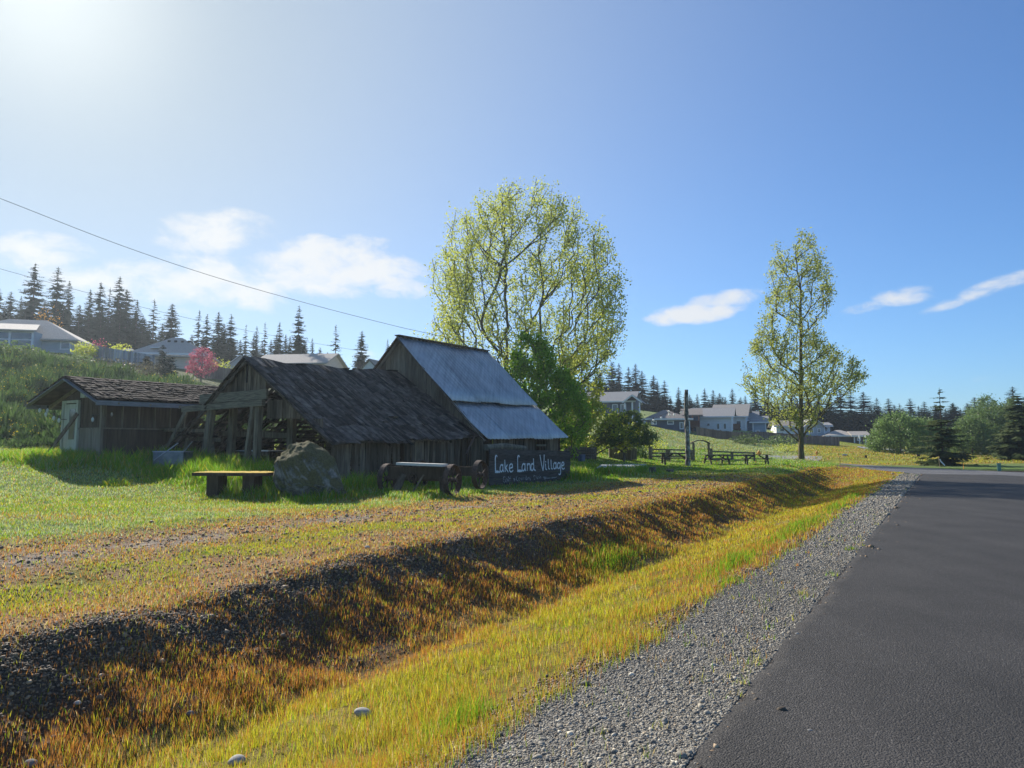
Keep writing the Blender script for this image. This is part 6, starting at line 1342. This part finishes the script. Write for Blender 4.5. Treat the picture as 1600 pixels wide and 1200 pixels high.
p = foot(1274, 76); t = thing('fire_hydrant', 'small orange hydrant by the gravel drive behind the poplar', 'hydrant', p); O_ = mat('orange_paint', (.6,.25,.03), (.7,.33,.05), rough=.5, bump=0)
mb = MB(); mb.tube([p-eZ*.1, p+eZ*.35, p+eZ*.42, p+eZ*.52], [.09, .09, .11, .03], 10); build('barrel', mb, O_, t); mb = MB(); mb.tube([p+eZ*.3-np.array([.16, 0, 0]), p+eZ*.3+np.array([.16, 0, 0])], .05, 8); build('nozzles', mb, O_, t)
p = foot(1184.5, 74); t = thing('fire_hydrant', 'orange hydrant standing beyond the last picnic table', 'hydrant', p); mb = MB(); mb.tube([p-eZ*.1, p+eZ*.4, p+eZ*.5, p+eZ*.62], [.13, .13, .16, .04], 10); build('barrel', mb, O_, t); mb = MB(); mb.tube([p+eZ*.32-np.array([.25, 0, 0]), p+eZ*.32+np.array([.25, 0, 0])], .07, 8); build('nozzles', mb, O_, t)
for px, D, h_, lab, m in [(1309.5, 66, .75, 'thin reddish survey stake on the field right of the poplar', M_RUST), (1464, 58, .95, 'thin grey survey stake in front of the young fir', M_POST), (1501, 55, .45, 'short orange flagged stake right of the young fir', O_), (1394, 70, .55, 'thin pale survey stake near the middle of the golden field', M_POST)]:
    p = foot(px, D); mb = MB(); mb.beam(p-eZ*.1, p+eZ*h_+np.array([rj(.04), 0, 0]), .05, .03); o = build('survey_stake', mb, m, loc=p); setp(o, lab, 'stake')
p = foot(1466, 57.5); mb = MB(); mb.beam(p+eZ*.55, p+eZ*.2+np.array([.32, 0, 0]), .02, .09); mb.beam(p+eZ*.57, p+eZ*.72-np.array([.06, 0, 0]), .02, .08); build('ribbon', mb, M_WHITE, bpy.data.objects['survey_stake.001'])
# overhead wires
def wire(label, pts, r):
    P = [at(*q) for q in pts]; mb = MB(); a = [np.array(q) for q in P]
    n = 60; A = []
    for k in range(n+1):
        t = k/n; s = t*(len(a)-1); i = min(int(s), len(a)-2); f = s-i
        p0 = a[max(i-1, 0)]; p1 = a[i]; p2 = a[i+1]; p3 = a[min(i+2, len(a)-1)]
        A.append(.5*((2*p1)+(-p0+p2)*f+(2*p0-5*p1+4*p2-p3)*f*f+(-p0+3*p1-3*p2+p3)*f**3))
    mb.tube(A, r, 5, caps=False); o = build('overhead_wire', mb, M_WIRE, loc=P[0]); setp(o, label, 'wire')
wire('near overhead wire sagging across the left sky to the metal barn peak', [(-260,210,24),(0,310,28),(180,380,30.5),(330,431,32.5),(480,474,34.5),(600,505,36),(660,519,37),(760,540,38)], .011)
wire('farther lower overhead wire crossing in front of the left conifers', [(-160,375,55),(0,420,60),(120,453,64),(230,482,68),(330,505,72),(440,527,76),(560,548,80)], .016)
# loose stones in the ditch and on the asphalt
def cobble(px, py, s, m, lab, cat='stone', name='stone'):
    p = hit(px, py); b = np.array(IV)*s*np.array([1.25, .95, .7])*(1+rng.uniform(-.26, .26, (12, 1))); mb = MB(); mb.add(b+p+eZ*s*.45, [tuple(f) for f in IF]); o = build(name, mb, m, loc=p, smooth=True); md = o.modifiers.new('round', 'SUBSURF'); md.levels = md.render_levels = 2; setp(o, lab, cat)
M_PALE = mat('pale_cobble', (.30,.285,.25), (.46,.44,.39), scale=8, bump=.2); M_GST = mat('grey_cobble', (.14,.135,.13), (.24,.235,.22), scale=8, bump=.2)
for px, py, s, m, lab in [(568, 1122, .075, M_PALE, 'largest pale rounded stone lying in the yellow ditch grass'), (121, 1104, .035, M_PALE, 'small white stone on the dark lower bank'), (168, 1127, .028, M_GST, 'small grey stone right of the white one on the bank'), (370, 1196, .06, M_PALE, 'pale stone at the bottom edge of the grass'),
    (47, 1198, .045, M_GST, 'grey stone at the bottom left corner'), (297, 1120, .04, M_GST, 'grey stone in the middle of the lower bank'), (573, 858, .05, M_PALE, 'pale stone on the grassy top of the bank'), (1266, 1146, .024, M_GST, 'tiny lone stone out on the asphalt'), (1246, 993, .018, M_PALE, 'tiny pale stone on the asphalt by the gravel edge')]: cobble(px, py, s, m, lab)
# ------------------------------------------------------------------ air
if HAZE > 0:
    m, nt = nt_new('morning_haze'); pv = N(nt, 'ShaderNodeVolumePrincipled'); pv.inputs['Color'].default_value = HAZE_C; pv.inputs['Density'].default_value = HAZE; pv.inputs['Anisotropy'].default_value = HAZE_G
    nt.links.new(pv.outputs[0], N(nt, 'ShaderNodeOutputMaterial').inputs[1])
    mb = MB(); mb.box((0, 0, 21), (1050, 0, 0), (0, 1050, 0), (0, 0, 25)); hz_ = build('haze', mb, m); setp(hz_, kind='stuff')
print('tris done')
